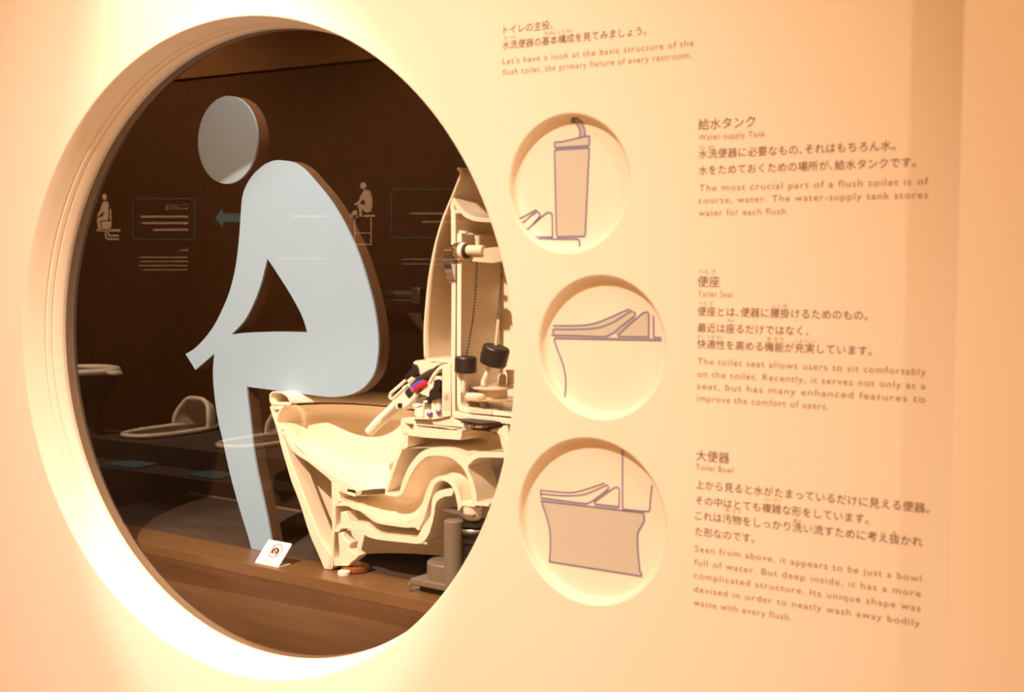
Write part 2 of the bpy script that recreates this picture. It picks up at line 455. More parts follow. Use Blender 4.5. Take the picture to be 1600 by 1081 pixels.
# front rim, outer wall and the bowl's sloping floor, as cut
outer = spl([(421,637),(426,652.5),(432.5,672.5),(440,702.5),(447.5,727.5),(455,752.5),(467.5,785),(482.5,832.5),(491,853),(500,873.7),(506,888.5)],3)
inner_front = [(517,890),(518.5,885),(518.7,868),(510,856),(499,838),(487,806),(474,772),(461,738),(452.5,716),(446,696),(440,680)]
front = [(422.5,633.5),(425,633)] + [(440,633.2),(444,635),(441,638),(437,645),(433.7,654),(433.4,661),(438.7,666),(445,670)]
f1 = list(reversed(outer)) + front + [(441,672),(438.7,676)] + list(reversed(inner_front))
rib('front_wall', f1, 0.05, holes=[[(426,640),(436,640),(431,648)]])
slope_top = spl([(445,670),(450,680),(456,691),(466,704.5),(485,718.5),(504,730),(522.5,743.5),(547.5,757.5),(557,768)],3)
slope_bot = spl([(556,774.5),(551,775.6),(528.7,767.5)],2) + [(527,759)] + spl([(516,751),(510,745),(497.5,735),(480,721),(462.5,710),(452.5,698.7),(447.5,687.5),(438.7,676)],3)
rib('bowl_floor', slope_top + slope_bot, 0.02)
rib('inner_support', [(517,748),(530,764),(529.5,769),(531,781),(535,783),(523.7,790),(523.7,819),(522,831),(520,885),(518,890),(512,890),(517.5,862),(518.2,827),(518.7,790),(517.7,780),(517.4,757)], 0.05)
# lower wall of the sump and trap
lowU = spl([(531,781),(535,782.5),(547.5,785),(557.5,789),(567.5,796),(580,805),(590,810.6),(601,813),(620,815),(637.5,816),(643,814),(648.7,810),(653.7,802.5),(658.7,790),(665,771),(670,757.5),(675,750),(682.5,745),(691,743.7),(700,746),(707.5,751),(713.7,760),(717.5,770),(721,782.5)],3)
lowL = spl([(715.6,798.7),(715,790),(712.5,777.5),(708.7,765),(702.5,756),(695,751.5),(687.5,751.2),(681,755.5),(676.5,763),(672.5,776),(667.5,794),(661,813),(655,825)],3) + [(653.7,828.7),(647.5,823.5)] + spl([(636,824.4),(620,822.5),(595,818.7),(582.5,813.7),(572.5,806),(562.5,798.7),(551,795),(542.5,790.6),(523.7,790)],3)
rib('trap_lower_wall', lowU + [(725,785.6),(740,787),(743.5,783.7),(765,786.5),(763,791),(743,789.5),(741,792),(722,790)] + lowL, 0.075)
# back wall of the bowl and the trap's arch
archO = spl([(622.5,769.5),(625,765),(631,746),(640,727.5),(650,713.7),(660,705),(672.5,700),(687.5,698.7),(702.5,700),(712.5,703.7),(725,710),(733.7,712.5)],3)
archI = spl([(737.5,784),(737.5,775),(732.5,752.5),(725,733.7),(716,723.7),(706,716),(695,712.5),(680,711.9),(667.5,713.7),(657.5,720),(648.7,730),(641,742.5),(632.5,762.5),(627.5,772)],3)
rib('trap_arch', [(601.5,773)] + [(602.3,762.5),(607.5,746),(615,721),(622.5,702.5),(625,695),(631,690),(630,675),(640,679),(637.5,680.6),(637.5,697),(633.5,701),(628.7,701.5),(618.7,727.5),(610,752.5),(605,768.7)] + archO
    + [(737.5,710),(745,706),(762.5,705.4),(786,706),(788,715),(762.5,714.4),(747.5,715),(740,718.7),(731,727.5),(731.5,734),(738,748),(744,770),(745,784)] + archI + [(621,776),(612,775)], 0.085)
# back shelf under the washlet
rib('rear_deck', [(628,654),(633.7,652.5),(703.7,651.5),(716,657.5),(720,662.5),(732.5,663.7),(737.5,671.5),(725,672.5),(721.5,675),(721,682.5),(718.7,687.5),(662.5,683.7),(637.5,680.6),(629,680),(625.6,658.7)], 0.12,
    holes=[[(632.5,661),(646.5,663),(644,672.5),(640,673.5)], [(650,664.5),(690,668),(706,671),(714,670.5),(716,669.3),(713,672.8),(690,671),(652,666.5)]])
rib('rear_wall', [(763.7,673.7),(768.7,670),(783.7,668.7),(785,665),(792,665),(797,690),(796,760),(790,800),(785,800),(789,760),(786,705),(782,692.5),(780,681),(775,676)], 0.10)
rib('support_block', [(532,800),(539,799),(546,815.5),(531,816.8)], 0.035)
# the shell under the trap
botU = spl([(522.5,831),(525,823.7),(531,816.9),(540,815),(550,815.6),(567.5,818),(573.7,823.7),(586,832.5),(607.5,835.6),(650,839.4)],3) + spl([(653.7,836),(662.5,820),(671,809),(673.7,800),(675,781),(680,771),(687.5,766),(697.5,763.7),(706,763)],3)
botL = [(708.7,767),(705.6,774.4)] + spl([(695,775.6),(686,780),(680.5,788),(678.3,802.5),(676,815)],3) + spl([(671,832),(663,845),(653.7,849.4),(637.5,848),(600,844.2),(582.5,841),(572.5,837.5),(563.7,830),(557.5,828),(540,825.6),(532.5,826),(528.7,831)],3)
rib('base_shell', botU + botL, 0.095, bev=0.003)
rib('bolt_bracket', [(521,884),(521,873),(530,868),(528,833),(535,831),(538,840),(543,846),(547,848),(545,857),(552,863),(559,866),(560,869),(557,873),(548,879),(545,884)], 0.03)
# surfaces that run back behind the saw cut
# bowl basin
level_loft('bowl_basin',
  [(441,636),(437,645),(434,654),(434,661),(445,670),(456,691),(485,718.5),(504,730),(522.5,743.5),(547.5,757.5),(557,768)],
  [(628,655),(627,660),(628,668),(630,676),(631,688),(624,697),(619,708),(615,721),(610,738),(605,755),(602,770)],
  [0.160,0.168,0.172,0.172,0.166,0.158,0.142,0.125,0.105,0.078,0.06], M_CER, 40, 2.3)
def half_pipe(name, up, lo, depth, m, n=14, d0=0.004):
    U = spl(up, 4); L = spl(lo, 4)
    def resample(P, N):
        P = [Vector((p[0], p[1])) for p in P]; ls = [0.0]
        for a, b in zip(P, P[1:]): ls.append(ls[-1] + (b - a).length)
        out = []
        for i in range(N):
            t = ls[-1] * i / (N - 1); j = 0
            while j < len(P) - 2 and ls[j + 1] < t: j += 1
            w = (t - ls[j]) / max(1e-9, ls[j + 1] - ls[j]); out.append(P[j].lerp(P[j + 1], w))
        return out
    U = resample(U, 40); L = resample(L, 40); rows = []
    for i, (u, l) in enumerate(zip(U, L)):
        a = ex(u.x, u.y); b = ex(l.x, l.y); row = []
        for k in range(n + 1):
            th = math.pi * k / n; c = (1 - math.cos(th)) / 2
            row.append((a[0] + (b[0] - a[0]) * c, d0 + depth * math.sin(th), a[1] + (b[1] - a[1]) * c))
        rows.append(row)
    return toilet.part(MB().grid(rows), name, m, None, ang=60)
half_pipe('trap_passage', [(531,769),(552,775),(578,774),(602,772),(621,775),(630,767),(641,742.5),(657.5,720),(680,711.9),(706,716),(725,733.7),(732.5,752.5),(738,784)],
  [(531,781),(547,785),(567,796),(590,811),(620,815),(640,815),(655,800),(665,771),(675,750),(691,743.7),(707.5,751),(717.5,770),(722,784)], 0.055, M_CER)
half_pipe('rear_duct', [(637,681),(680,685),(719,688),(724,674),(760,674),(781,684)], [(634,701),(668,700),(703,700),(733,712),(760,705),(783,705)], 0.10, M_CER)
sp = MB()
cx0, z0 = ex(716, 790); cx1, _z = ex(741, 790)
sp.lathe([((cx1 - cx0) / 2, 0.0), ((cx1 - cx0) / 2 - 0.003, -0.030), ((cx1 - cx0) / 2 - 0.008, -0.034)], ((cx0 + cx1) / 2, 0.024, z0), n=28)
toilet.part(sp, 'outlet_spigot', M_CER)
o = toilet.part(MB().lathe([(0.036, 0), (0.036, 0.010), (0.03, 0.013)], (ex(541, 880)[0], 0.034, FLOOR + 0.003), n=28), 'wax_ring', M_RUST)
o['label'] = 'amber brown wax ring under the toilet foot'
toilet.part(MB().lathe([(0.0155, 0), (0.0155, 0.008), (0.014, 0.0095)], (ex(534, 895, -0.02)[0], -0.012, FLOOR + 0.0005), n=24), 'floor_cap', M_WHITE)

# ------------------------------------------------------------------ seat
sx0, sz0 = ex(422.5, 631); sx1, _ = ex(453.5, 631)
prof = [(422.5,619),(424.5,614.5),(429,612.4),(440,613),(448,617.5),(453,625),(453.3,631),(439,631),(425,630.5)]
pr = [(x - sx0, z) for x, z in T(prof)]
seat = SubT(whole, 'seat')
xe = ex(690, 640)[0]
def seatring(inset, n=36):
    rows = []
    for k in range(n + 1):
        a = 0.5 * math.pi * k / n * 1.62
        row = []
        cxm = (sx0 + xe) / 2
        for (u, z) in pr:
            A = (xe - sx0) / 2 - u; B = 0.185 - u * 0.95
            x = cxm - A * math.copysign(abs(math.cos(a)) ** 0.85, math.cos(a)); y = B * abs(math.sin(a)) ** 0.85
            row.append((x, y + 0.001, z))
        rows.append(row)
    return rows
o = seat.part(MB().grid(seatring(0), True), 'seat_ring', M_PLASTIC, ang=60)
sd = o.modifiers.new('wall', 'SOLIDIFY'); sd.thickness = 0.0035; sd.offset = -1
o = seat.part(MB().ribbon(T(spl(prof, 3, True)), 0.0042, -0.0015, 0.0015, True), 'cut_edge', M_CUT, ang=60)
seat.part(MB().box((ex(640, 632)[0], 0.085, sz0 - 0.001), (ex(690, 632)[0], 0.165, sz0 + 0.018)), 'hinge_block', M_PLASTIC, bevel=0.004)

# ------------------------------------------------------------------ raised lid
lidp = spl([(714.7,263),(719.5,271),(713,290),(705.5,309),(697.5,328),(690.7,346),(681.4,377.6),(674,412.7),(668.5,450),(664,501),(663,530),(664,563)], 3)
lp = T(lidp)
lid = SubT(whole, 'lid')
rows = []
N = len(lp)
for i, (x, z) in enumerate(lp):
    t = i / (N - 1); w = 0.185 * min(1.0, math.sqrt(max(0.0, 1 - (1 - min(1, t / 0.42)) ** 2)) * 0.55 + 0.45)
    rows.append([(x + 0.030 * (k / 12) ** 3 * (1 if t > 0.05 else 0.6), w * k / 12, z) for k in range(13)])
o = lid.part(MB().grid(rows), 'lid_shell', M_PLASTIC, ang=70)
sd = o.modifiers.new('wall', 'SOLIDIFY'); sd.thickness = 0.005; sd.offset = 0
# lid heel and the sweeping washlet cover
hl = T(spl([(646,566),(650,563.5),(657,562.5),(664,561.5)],3) + [(666,560),(705,562),(705,568)] + spl([(696,567),(687,569),(677,575),(668,583),(661,586.5),(655,583),(651,571),(646,568)],3))
lid.part(MB().prism(hl, 0.0, 0.11), 'lid_heel', M_PLASTIC, bevel=0.002)

# ------------------------------------------------------------------ washlet unit
wb = ex(670, 655)
wl = SubT(whole, 'bidet_unit')
def P3(px, py, d): x, z = ex(px, py, d); return (x, d, z)
arm = wl.part(MB().tube([P3(576,676,0.02), P3(590,661,0.025), P3(612,642,0.03), P3(634,621,0.035)], [0.0115, 0.0125, 0.0145, 0.017], 20), 'nozzle_arm', M_WHITE, bevel=0.002)
wl.part(MB().tube([P3(595,655,0.010), P3(620,631,0.012)], 0.0055, 10), 'nozzle_rail', M_WHITE)
wl.part(MB().prism(T([(612,630),(629,603),(640,598),(647,606),(652,618),(640,632),(630,640),(618,639)]), 0.0, 0.045), 'nozzle_housing', M_WHITE, bevel=0.004)
wl.part(MB().prism(T([(622.5,630),(628.5,629.5),(628.8,636.5),(623,637)]), -0.004, 0.002), 'sensor', M_BLACK, bevel=0.0008)
wl.part(MB().tube([P3(609,621,0.0), P3(611,614,0.0), P3(634,594,0.0)], 0.004, 8), 'hose_clip', M_WHITE)
wl.part(MB().tube([P3(609,621,0.0), P3(613,624,0.0), P3(638,601,0.0)], 0.0035, 8), 'hose_clip', M_WHITE)
sx = MB(); sx.tube([P3(643,607,0.015), P3(650,617,0.015)], 0.020, 20); wl.part(sx, 'spool', M_BLACK, bevel=0.003)
wl.part(MB().tube([P3(648,609,-0.002), P3(656,603.5,-0.004), P3(667,597.5,-0.002)], 0.0065, 10), 'red_tube', M_RED)
wl.part(MB().tube([P3(646,605,-0.001), P3(654,599,-0.003), P3(664,595.5,-0.001)], 0.006, 10), 'blue_tube', M_WIREBLUE)
wl.part(MB().tube([P3(646,600,0.006), P3(659,591,0.003), P3(673,582,0.004), P3(688,572,0.01)], [0.007, 0.009, 0.0085, 0.006], 12), 'dark_hose', mat('dark_grey_hose', (0.045, 0.035, 0.028), 0.4))
for q in ([(641,590),(638,584),(643,578),(649,575),(652,581),(650,588)], [(634,592),(639,583),(646,586),(645,592)], [(646,572),(650,569),(654,573),(656,583),(652,584)]):
    wl.part(MB().prism(T(spl(q, 3, True)), -0.006, 0.03), 'black_bracket', M_BLACK, bevel=0.002)
wl.part(MB().tube([P3(641,597,0.0), P3(646,592,0.0), P3(651,589,0.01)], 0.0085, 12), 'clear_elbow', M_FROST)
wl.part(MB().tube([P3(672,597,0.0), P3(679,585,0.0), P3(688,575,0.0), P3(692,571,0.01)], 0.0045, 10), 'white_hose', M_WHITE)
wl.part(MB().prism(T([(655,614),(666,601),(673,593),(680,587),(685,588),(689,590),(690,594),(682,597),(678,604),(672,610),(670,621),(664,618),(660,617)]), 0.0, 0.03), 'valve_body', M_WHITE, bevel=0.003)
wl.part(MB().prism(T([(679,594),(688,592),(690,596),(689,604),(686,611),(689,614),(688,622),(678,624),(672,624),(671,632),(664,631),(665,624),(671,619),(672,611),(678,606)]), -0.002, 0.028), 'black_fitting', M_BLACK, bevel=0.003)
wl.part(MB().prism(T([(648,626),(660,617),(667,619),(664,628),(655,631),(650,629)]), 0.004, 0.03), 'grey_valve', mat('olive_grey_plastic', (0.16, 0.14, 0.10), 0.4), bevel=0.003)
wl.part(MB().prism(T([(643,632),(648,630),(660,631.5),(659,633),(650,637),(646,638)]), 0.0, 0.02), 'lever', M_WHITE, bevel=0.002)
for (px, py0, py1, r) in ((669, 633, 651, 0.008), (679, 624, 650, 0.0085), (686, 622, 648, 0.008)):
    wl.part(MB().tube([P3(px, py0, 0.015), P3(px, py1, 0.015)], r, 16), 'cylinder', M_WHITE, bevel=0.0015)
wl.part(MB().tube([P3(661,650,0.0), P3(662,634,0.0), P3(664,628,0.0), P3(669,627,0.0)], 0.004, 10), 'inlet_hose', M_WHITE)
wl.part(MB().prism(T([(647,640),(656,637),(666,640),(672,645),(690,646),(690,651),(677,654),(650,652),(646,648)]), 0.0, 0.05), 'base_tray', M_WHITE, bevel=0.003)
for (px, py) in ((671, 646), (685, 643)):
    wl.part(MB().tube([P3(px - 3, py - 1, -0.003), P3(px, py + 2, -0.004), P3(px + 4, py - 2, -0.003)], 0.0026, 8), 'blue_wire', M_WIREBLUE)
    wl.part(MB().tube([P3(px - 3, py + 2, -0.003), P3(px, py + 4, -0.004), P3(px + 4, py + 2, -0.003)], 0.0024, 8), 'orange_wire', M_RUST)
bp = wl.part(MB().prism(T([(691,569),(704,568),(704.5,650),(690.5,652)]), 0.0, 0.06), 'back_plate', M_PLASTIC, bevel=0.0015)
lb = T([(693.5,612),(702.5,612),(702.5,640),(693.5,640)])
o = wl.part(MB().prism(lb, -0.0008, 0.0), 'label', mat('faint_label', (0.62, 0.56, 0.47), 0.5), bp, smooth=False)
wl.part(MB().prism(T([(695,617),(701,616),(701,625),(695,626)]), -0.0012, -0.0008), 'label_print', mat('label_print', (0.42, 0.35, 0.28), 0.5), bp, smooth=False)
wl.part(MB().prism(T([(650,654),(677,654.5),(677,659.5),(650,657.5)]), -0.006, 0.05), 'mounting_plate', M_STEEL, smooth=False, bevel=0.0008)
wl.part(MB().prism(T([(677,655),(704,650),(704,651.5),(680,657)]), -0.004, 0.05), 'cover_plate', M_STEEL, smooth=False)

# ------------------------------------------------------------------ cistern
ctb = ex(760, 655)
ci = SubT(whole, 'cistern')
def cpart(name, px, d1, m, parent=None, d0=0.0, bev=0.0015, holes=()):
    return ci.part(MB().prism(T(px), d0, d1, [T(h) for h in holes], side=1, back=1), name, m, parent, bevel=bev, ang=40)
CM = [M_CUT, M_CER]
cpart('outer_wall', [(704.2,332),(711.2,333),(711.8,450),(711,560),(710.5,643.7),(760,649.5),(830,658),(850,660),(850,300),(858,300),(858,672),(830,668),(794.7,663),(750,657.5),(706,653),(704.5,560),(705.2,450)], 0.17, CM)
cpart('inner_liner', [(714,366),(718,363),(721,366),(720.5,450),(719.8,560),(719.8,624)] + spl([(719.8,628),(721.5,633),(725,635.6),(733.6,637)],3) + [(791,644.6),(840,650)] + [(840,656),(794.7,650.5)] + spl([(733,645),(722.5,643.4),(716.5,639),(714.2,630)],3) + [(713.8,560),(714.2,450)], 0.15, [M_WHITE, M_PLASTIC])
bx = T([(708,336),(855,330),(855,665),(708,651)])
ci.part(MB().prism(bx, 0.165, 0.172), 'far_wall', M_CER, smooth=False)
# lid with its hand-wash basin
cpart('cistern_lid', [(707.3,309.5),(711,309.5)] + spl([(712,312),(716,318),(722,325.5),(728,331),(735,335.2),(748,339),(765,340.5),(800,341),(850,341)],3) + [(850,348)] + spl([(800,348),(765,347.3),(746,346),(733,342.5),(724,337),(721,333)],3) + [(704.5,332.5),(703.4,321)], 0.02, CM,
      holes=[[(709.3,319),(714,328),(709.6,327.5)]])
rows = []
for (pf, w) in (((710,309.5),0.17),((712,312),0.165),((716,318),0.155),((722,325.5),0.14),((728,331),0.12),((735,335.2),0.10),((748,339),0.07),((765,340.5),0.04),((790,341),0.01)):
    xf, z = ex(*pf); xb = ex(870 - (pf[0] - 710), 320)[0]; row = []
    for k in range(25):
        a = math.pi * k / 24; row.append(((xf + xb) / 2 - (xb - xf) / 2 * math.cos(a), 0.003 + w * math.sin(a), z))
    rows.append(row)
ci.part(MB().grid(rows), 'wash_basin', M_CER, ang=60)
# flush lever
hc_ = P3(706, 398, 0.0); xa, xb = ex(701, 398)[0], ex(713, 398)[0]
tear = []
for k in range(40):
    a = 2 * math.pi * k / 40; c, s_ = math.cos(a), math.sin(a)
    tear.append((0.001 + 0.0225 * c * (1 - 0.42 * max(0, -s_) ** 1.5), hc_[2] + (0.024 * s_ if s_ > 0 else 0.064 * s_)))
lv = MB().prism(tear, xa, xb); lv.v = [(v[1], v[0], v[2]) for v in lv.v]
M_LEVER = mat('dark_chrome', (0.50, 0.49, 0.50), 0.08, metal=1.0)
ci.part(lv, 'flush_lever', M_LEVER, bevel=0.005, seg=4)
hb = MB().prism([(p[0] * 0.62, hc_[2] + 0.004 + (p[1] - hc_[2]) * 0.45) for p in tear], xa - 0.004, xa + 0.004); hb.v = [(v[1], v[0], v[2]) for v in hb.v]
ci.part(hb, 'lever_inset', M_BLACK, bevel=0.003)
ci.part(MB().tube([P3(713,392,0.0), P3(721,392,0.0)], 0.0215, 28), 'lever_hub', M_CHROME, bevel=0.004)
ci.part(MB().tube([P3(721,392,0.0), P3(727.5,392,0.0)], 0.0185, 24), 'washer', M_WHITE, bevel=0.002)
ci.part(MB().tube([P3(727,393,0.0), P3(731,393,0.0)], 0.0165, 24), 'gasket', M_BLACK, bevel=0.002)
ci.part(MB().tube([P3(731,391,0.0), P3(756,391,0.0)], 0.0115, 20), 'spindle', M_PLASTIC, bevel=0.002)
ci.part(MB().tube([P3(746.5,384,0.0), P3(746.5,374,0.0), P3(746.5,370,0.0), P3(746.5,368,0.0)], [0.0055, 0.0055, 0.0075, 0.0075], 16), 'spindle_nub', M_PLASTIC)
ci.part(MB().prism(T([(746,392),(757,388),(772,386),(790,388),(790,407),(770,411),(754,410),(737,408),(740,402)]), 0.0, 0.035), 'chain_guide', M_FROST, bevel=0.004)
ci.part(MB().prism(T([(717,360),(727,362),(727,365),(717,364)]), 0.0, 0.012), 'liner_lip', M_WHITE, bevel=0.001)
def chain(name, a, b, m, r, sag, n):
    ch = MB()
    for i in range(n):
        t = i / (n - 1); px = a[0] + (b[0] - a[0]) * t + sag * math.sin(math.pi * t); py = a[1] + (b[1] - a[1]) * t
        c = P3(px, py, a[2] + (b[2] - a[2]) * t)
        ch.lathe([(0.0004, -r), (r * 0.8, -r * 0.6), (r, 0), (r * 0.8, r * 0.6), (0.0004, r)], c, n=8)
    return ci.part(ch, name, m)
chain('ball_chain', (745, 412, 0.0), (729, 556, 0.0), M_BLACK, 0.0026, 3.5, 32)
chain('ball_chain', (784, 430, 0.03), (775, 541, 0.03), mat('grey_beads', (0.07, 0.05, 0.03), 0.5), 0.0022, -1, 32)
ci.part(MB().tube([P3(779,499,0.03), P3(775,541,0.03)], 0.0038, 10), 'chain_sleeve', M_FROST)
ci.part(MB().tube([P3(728,556.5,0.0), P3(727.5,582.5,0.0)], [0.0255, 0.0255], 32), 'float', M_BLACK, bevel=0.005, seg=3)
ci.part(MB().tube([P3(776.5,541,0.02), P3(769.5,570,0.02)], [0.031, 0.031], 32), 'float', M_BLACK, bevel=0.006, seg=3)
ci.part(MB().tube([P3(772.6,555,0.02), P3(772.2,557,0.02)], [0.0318, 0.0318], 32), 'float_seam', M_BLACK)
ci.part(MB().tube([P3(725.5,583,0.0), P3(724,608,0.0), P3(723.5,613,0.0)], [0.0058, 0.0058, 0.004], 12), 'float_rod', M_WHITE)
ci.part(MB().tube([P3(767,571,0.02), P3(756,595,0.02)], [0.0062, 0.0062], 12), 'float_rod', M_WHITE)
ci.part(MB().tube([P3(756,594,0.02), P3(755.5,602,0.02)], 0.0068, 12), 'rod_joint', M_WHITE)
vx, vz = ex(770, 626, 0.06)
ci.part(MB().lathe([(0.046, 0.0), (0.046, 0.004), (0.034, 0.006), (0.034, 0.026), (0.052, 0.030), (0.052, 0.034), (0.03, 0.037)], (vx, 0.06, vz), n=36), 'flush_valve', M_FROST)
ci.part(MB().lathe([(0.010, 0.0), (0.010, 0.018), (0.006, 0.024)], (vx + 0.004, 0.09, vz + 0.036), n=20), 'valve_stem', M_FROST)
ci.part(MB().lathe([(0.009, 0.0), (0.009, 0.026), (0.012, 0.028), (0.012, 0.034)], (vx + 0.022, 0.10, vz + 0.036), n=20), 'refill_cap', M_FROST)
ci.part(MB().lathe([(0.028, 0.0), (0.03, 0.004), (0.03, 0.010), (0.027, 0.014)], (ex(741,621,0.02)[0], 0.03, ex(741,623,0.02)[1]), n=32), 'flapper', M_WHITE)
ci.part(MB().prism(T([(724,624),(792,626.5),(792,629),(724,626.5)]), 0.0, 0.11), 'valve_plate', mat('amber_plate', (0.45, 0.33, 0.19), 0.3), smooth=False, bevel=0.0008)
ci.part(MB().lathe([(0.004, 0.0), (0.010, 0.008), (0.0125, 0.017)], (ex(751,637)[0], 0.012, ex(751,637)[1]), n=24), 'valve_bolt', mat('dark_bolt', (0.14, 0.09, 0.05), 0.35))
ci.part(MB().prism(T([(733.6,637.5),(770,641),(770,648),(733.6,645)]), -0.003, 0.04), 'valve_nut', M_FROST, bevel=0.002)
gx, gz = ex(752, 668)
ci.part(MB().lathe([(0.018, 0.0), (0.040, 0.006), (0.058, 0.013), (0.058, 0.019), (0.04, 0.021)], (gx, 0.02, gz - 0.002), n=36), 'tank_gasket', M_BLACK, bevel=0.001)
ci.part(MB().lathe([(0.020, 0.0), (0.024, 0.002), (0.024, 0.006), (0.020, 0.009)], (gx + 0.004, -0.012, gz + 0.003), n=24), 'gasket_nut', M_CHROME)

# ------------------------------------------------------------------ grey floor flange with pipe
fp = ex(700, 931, -0.03)
fl = ET('drain_flange', 'grey plastic drain flange with upright pipe behind the right edge of the window', 'drain fitting', (ex(705, 900, 0.0)[0], 0.0, FLOOR))
pxc, _ = ex(710, 860, -0.01)
pzt = ex(710, 812, -0.01)[1]
fl.part(MB().lathe([(0.0225, FLOOR + 0.004), (0.0225, pzt - 0.002), (0.0205, pzt)], (pxc, -0.012, 0.0), n=28), 'pipe', M_GREY)
dcx = ex(700, 885, 0.03)[0] + 0.006
dz0 = ex(680, 893, 0.03)[1]
fl.part(MB().lathe([(0.055, FLOOR + 0.030), (0.055, FLOOR + 0.066), (0.052, FLOOR + 0.069)], (dcx, 0.032, 0.0), n=48), 'disc', M_GREY)
fl.part(MB().box((dcx - 0.068, -0.034, FLOOR + 0.016), (dcx + 0.11, 0.098, FLOOR + 0.0305)), 'flange_plate', M_GREY, bevel=0.002)
fl.part(MB().box((dcx - 0.05, -0.02, FLOOR + 0.0005), (dcx + 0.10, 0.085, FLOOR + 0.0165)), 'flange_riser', M_BLACK, bevel=0.001)
bl = fl.part(MB().lathe([(0.0035, FLOOR), (0.0035, FLOOR + 0.016)], (dcx - 0.064, -0.04, 0), n=14), 'bolt', M_STEEL)
fl.part(MB().lathe([(0.0005, -0.005), (0.0045, -0.003), (0.0058, 0.0), (0.0045, 0.003), (0.0005, 0.005)], (dcx - 0.064, -0.04, FLOOR + 0.019), n=16), 'bolt_head', M_CHROME, bl)
cp = MB(); cz = ex(735, 832)[1]; cxx = ex(737, 830, 0.02)[0]
cp.lathe([(0.040, -0.055), (0.040, -0.028), (0.046, -0.024), (0.046, -0.018), (0.038, -0.015), (0.038, -0.008), (0.046, -0.005), (0.046, 0.001), (0.038, 0.004), (0.038, 0.010), (0.044, 0.013), (0.044, 0.018), (0.03, 0.020)], (cxx, 0.035, cz), n=36)
fl.part(cp, 'rubber_coupling', M_BLACK)
fl.part(MB().lathe([(0.0465, -0.0005), (0.0475, 0.001), (0.0475, 0.005), (0.0465, 0.0065)], (cxx, 0.035, cz + 0.001), n=36, cap=False), 'clamp_band', M_STEEL)
fl.part(MB().lathe([(0.038, 0), (0.040, -0.09)], (cxx, 0.035, cz - 0.055), n=30), 'drain_stub', mat('dark_pipe', (0.05, 0.04, 0.035), 0.5))
gs = MB(); ga = [P3(691, 802, 0.01), P3(708, 799, 0.05), P3(752, 803, 0.05), P3(738, 811, -0.01)]
gzl = ex(720, 804)[1]
gs.prism([(p[0], p[1]) for p in ga], 0, 0.003); gs.v = [(v[0], v[2], gzl + v[1]) for v in gs.v]
fl.part(gs, 'mesh_gasket', mat('meshed_gasket', (0.17, 0.12, 0.09), 0.6, var=0.6, scale=260), smooth=False)

# ------------------------------------------------------------------ no photography sign
bl_ = on_wall(398.1, 880.3, 0.197)
dS = -0.060
sL = ex(398.1, 880.3, dS); sR = ex(435.5, 888.1, dS)
sw = sR[0] - sL[0] - 0.002
sg = ET('photography_sign', 'small white tilted sign with red no-camera symbol at the platform edge by the blue foot', 'sign', (sL[0], dS, FLOOR))
tilt = math.radians(44); sh = 0.070
def SG(u, v, w=0.0):      # u across, v up the face, w out of the face
    return (sL[0] + u, dS + v * math.sin(tilt) - w * math.cos(tilt), FLOOR + 0.0025 + v * math.cos(tilt) + w * math.sin(tilt))
def sgp(pts, w0, w1, name, m, parent=None, bev=0.0):
    mb = MB().prism(pts, w0, w1); mb.v = [SG(v[0], v[2], v[1]) for v in mb.v]
    return sg.part(mb, name, m, parent, smooth=False, bevel=bev)
def rrect(x0, z0, x1, z1, r, n=5):
    out = []
    for cx, cz, a in ((x1 - r, z0 + r, -90), (x1 - r, z1 - r, 0), (x0 + r, z1 - r, 90), (x0 + r, z0 + r, 180)):
        for k in range(n + 1):
            t = math.radians(a + 90 * k / n); out.append((cx + r * math.cos(t), cz + r * math.sin(t)))
    return out
face = sgp(rrect(0, 0, sw, sh, 0.004), -0.0025, 0.0, 'face', M_SIGN)
sg.part(MB().box((sL[0], dS + 0.0, FLOOR + 0.0003), (sL[0] + sw, dS + 0.044, FLOOR + 0.0030)), 'foot', M_SIGN, bevel=0.0008)
cu, cv, cr_ = sw * 0.53, sh * 0.60, 0.0205
def ring2(cx, cz, ro, ri, n=48): return circ(cx, cz, ro, n), circ(cx, cz, ri, n)
mb = MB(); ro, ri = ring2(cu, cv, cr_, cr_ - 0.0022); mb.prism(ro, 0.0001, 0.0004, [ri]); mb.v = [SG(v[0], v[2], v[1]) for v in mb.v]
sg.part(mb, 'ban_ring', M_SIGNRED, face, smooth=False)
c45 = math.cos(math.radians(45))
a_, b_ = (cu - cr_ * c45, cv + cr_ * c45), (cu + cr_ * c45, cv - cr_ * c45)
mb = MB(); mb.ribbon([a_, b_], 0.0022, 0.0005, 0.0008); mb.v = [SG(v[0], v[2], v[1]) for v in mb.v]
sg.part(mb, 'ban_bar', M_SIGNRED, face, smooth=False)
mb = MB(); o1 = [(cu - .0125, cv - .008), (cu + .0125, cv - .008), (cu + .0125, cv + .006), (cu + .006, cv + .006), (cu + .004, cv + .0095), (cu - .004, cv + .0095), (cu - .006, cv + .006), (cu - .0125, cv + .006)]
mb.prism(o1, 0.0001, 0.0004, [circ(cu, cv - .0008, .0058, 28)]); mb.v = [SG(v[0], v[2], v[1]) for v in mb.v]
sg.part(mb, 'camera_symbol', M_SIGNBLK, face, smooth=False)
mb = MB(); mb.prism(circ(cu, cv - .0008, .0036, 24), 0.0001, 0.0004); mb.v = [SG(v[0], v[2], v[1]) for v in mb.v]
sg.part(mb, 'lens_symbol', M_SIGNRED, face, smooth=False)
mb = MB()
for (v0, segs) in ((0.0105, [(.30, .40), (.43, .50), (.52, .60), (.62, .70)]), (0.0045, [(.18, .30), (.33, .44), (.46, .60), (.63, .74)])):
    for u0, u1 in segs: mb.box((u0 * sw, 0.0001, v0), (u1 * sw, 0.0004, v0 + 0.0022))
mb.v = [SG(v[0], v[2], v[1]) for v in mb.v]
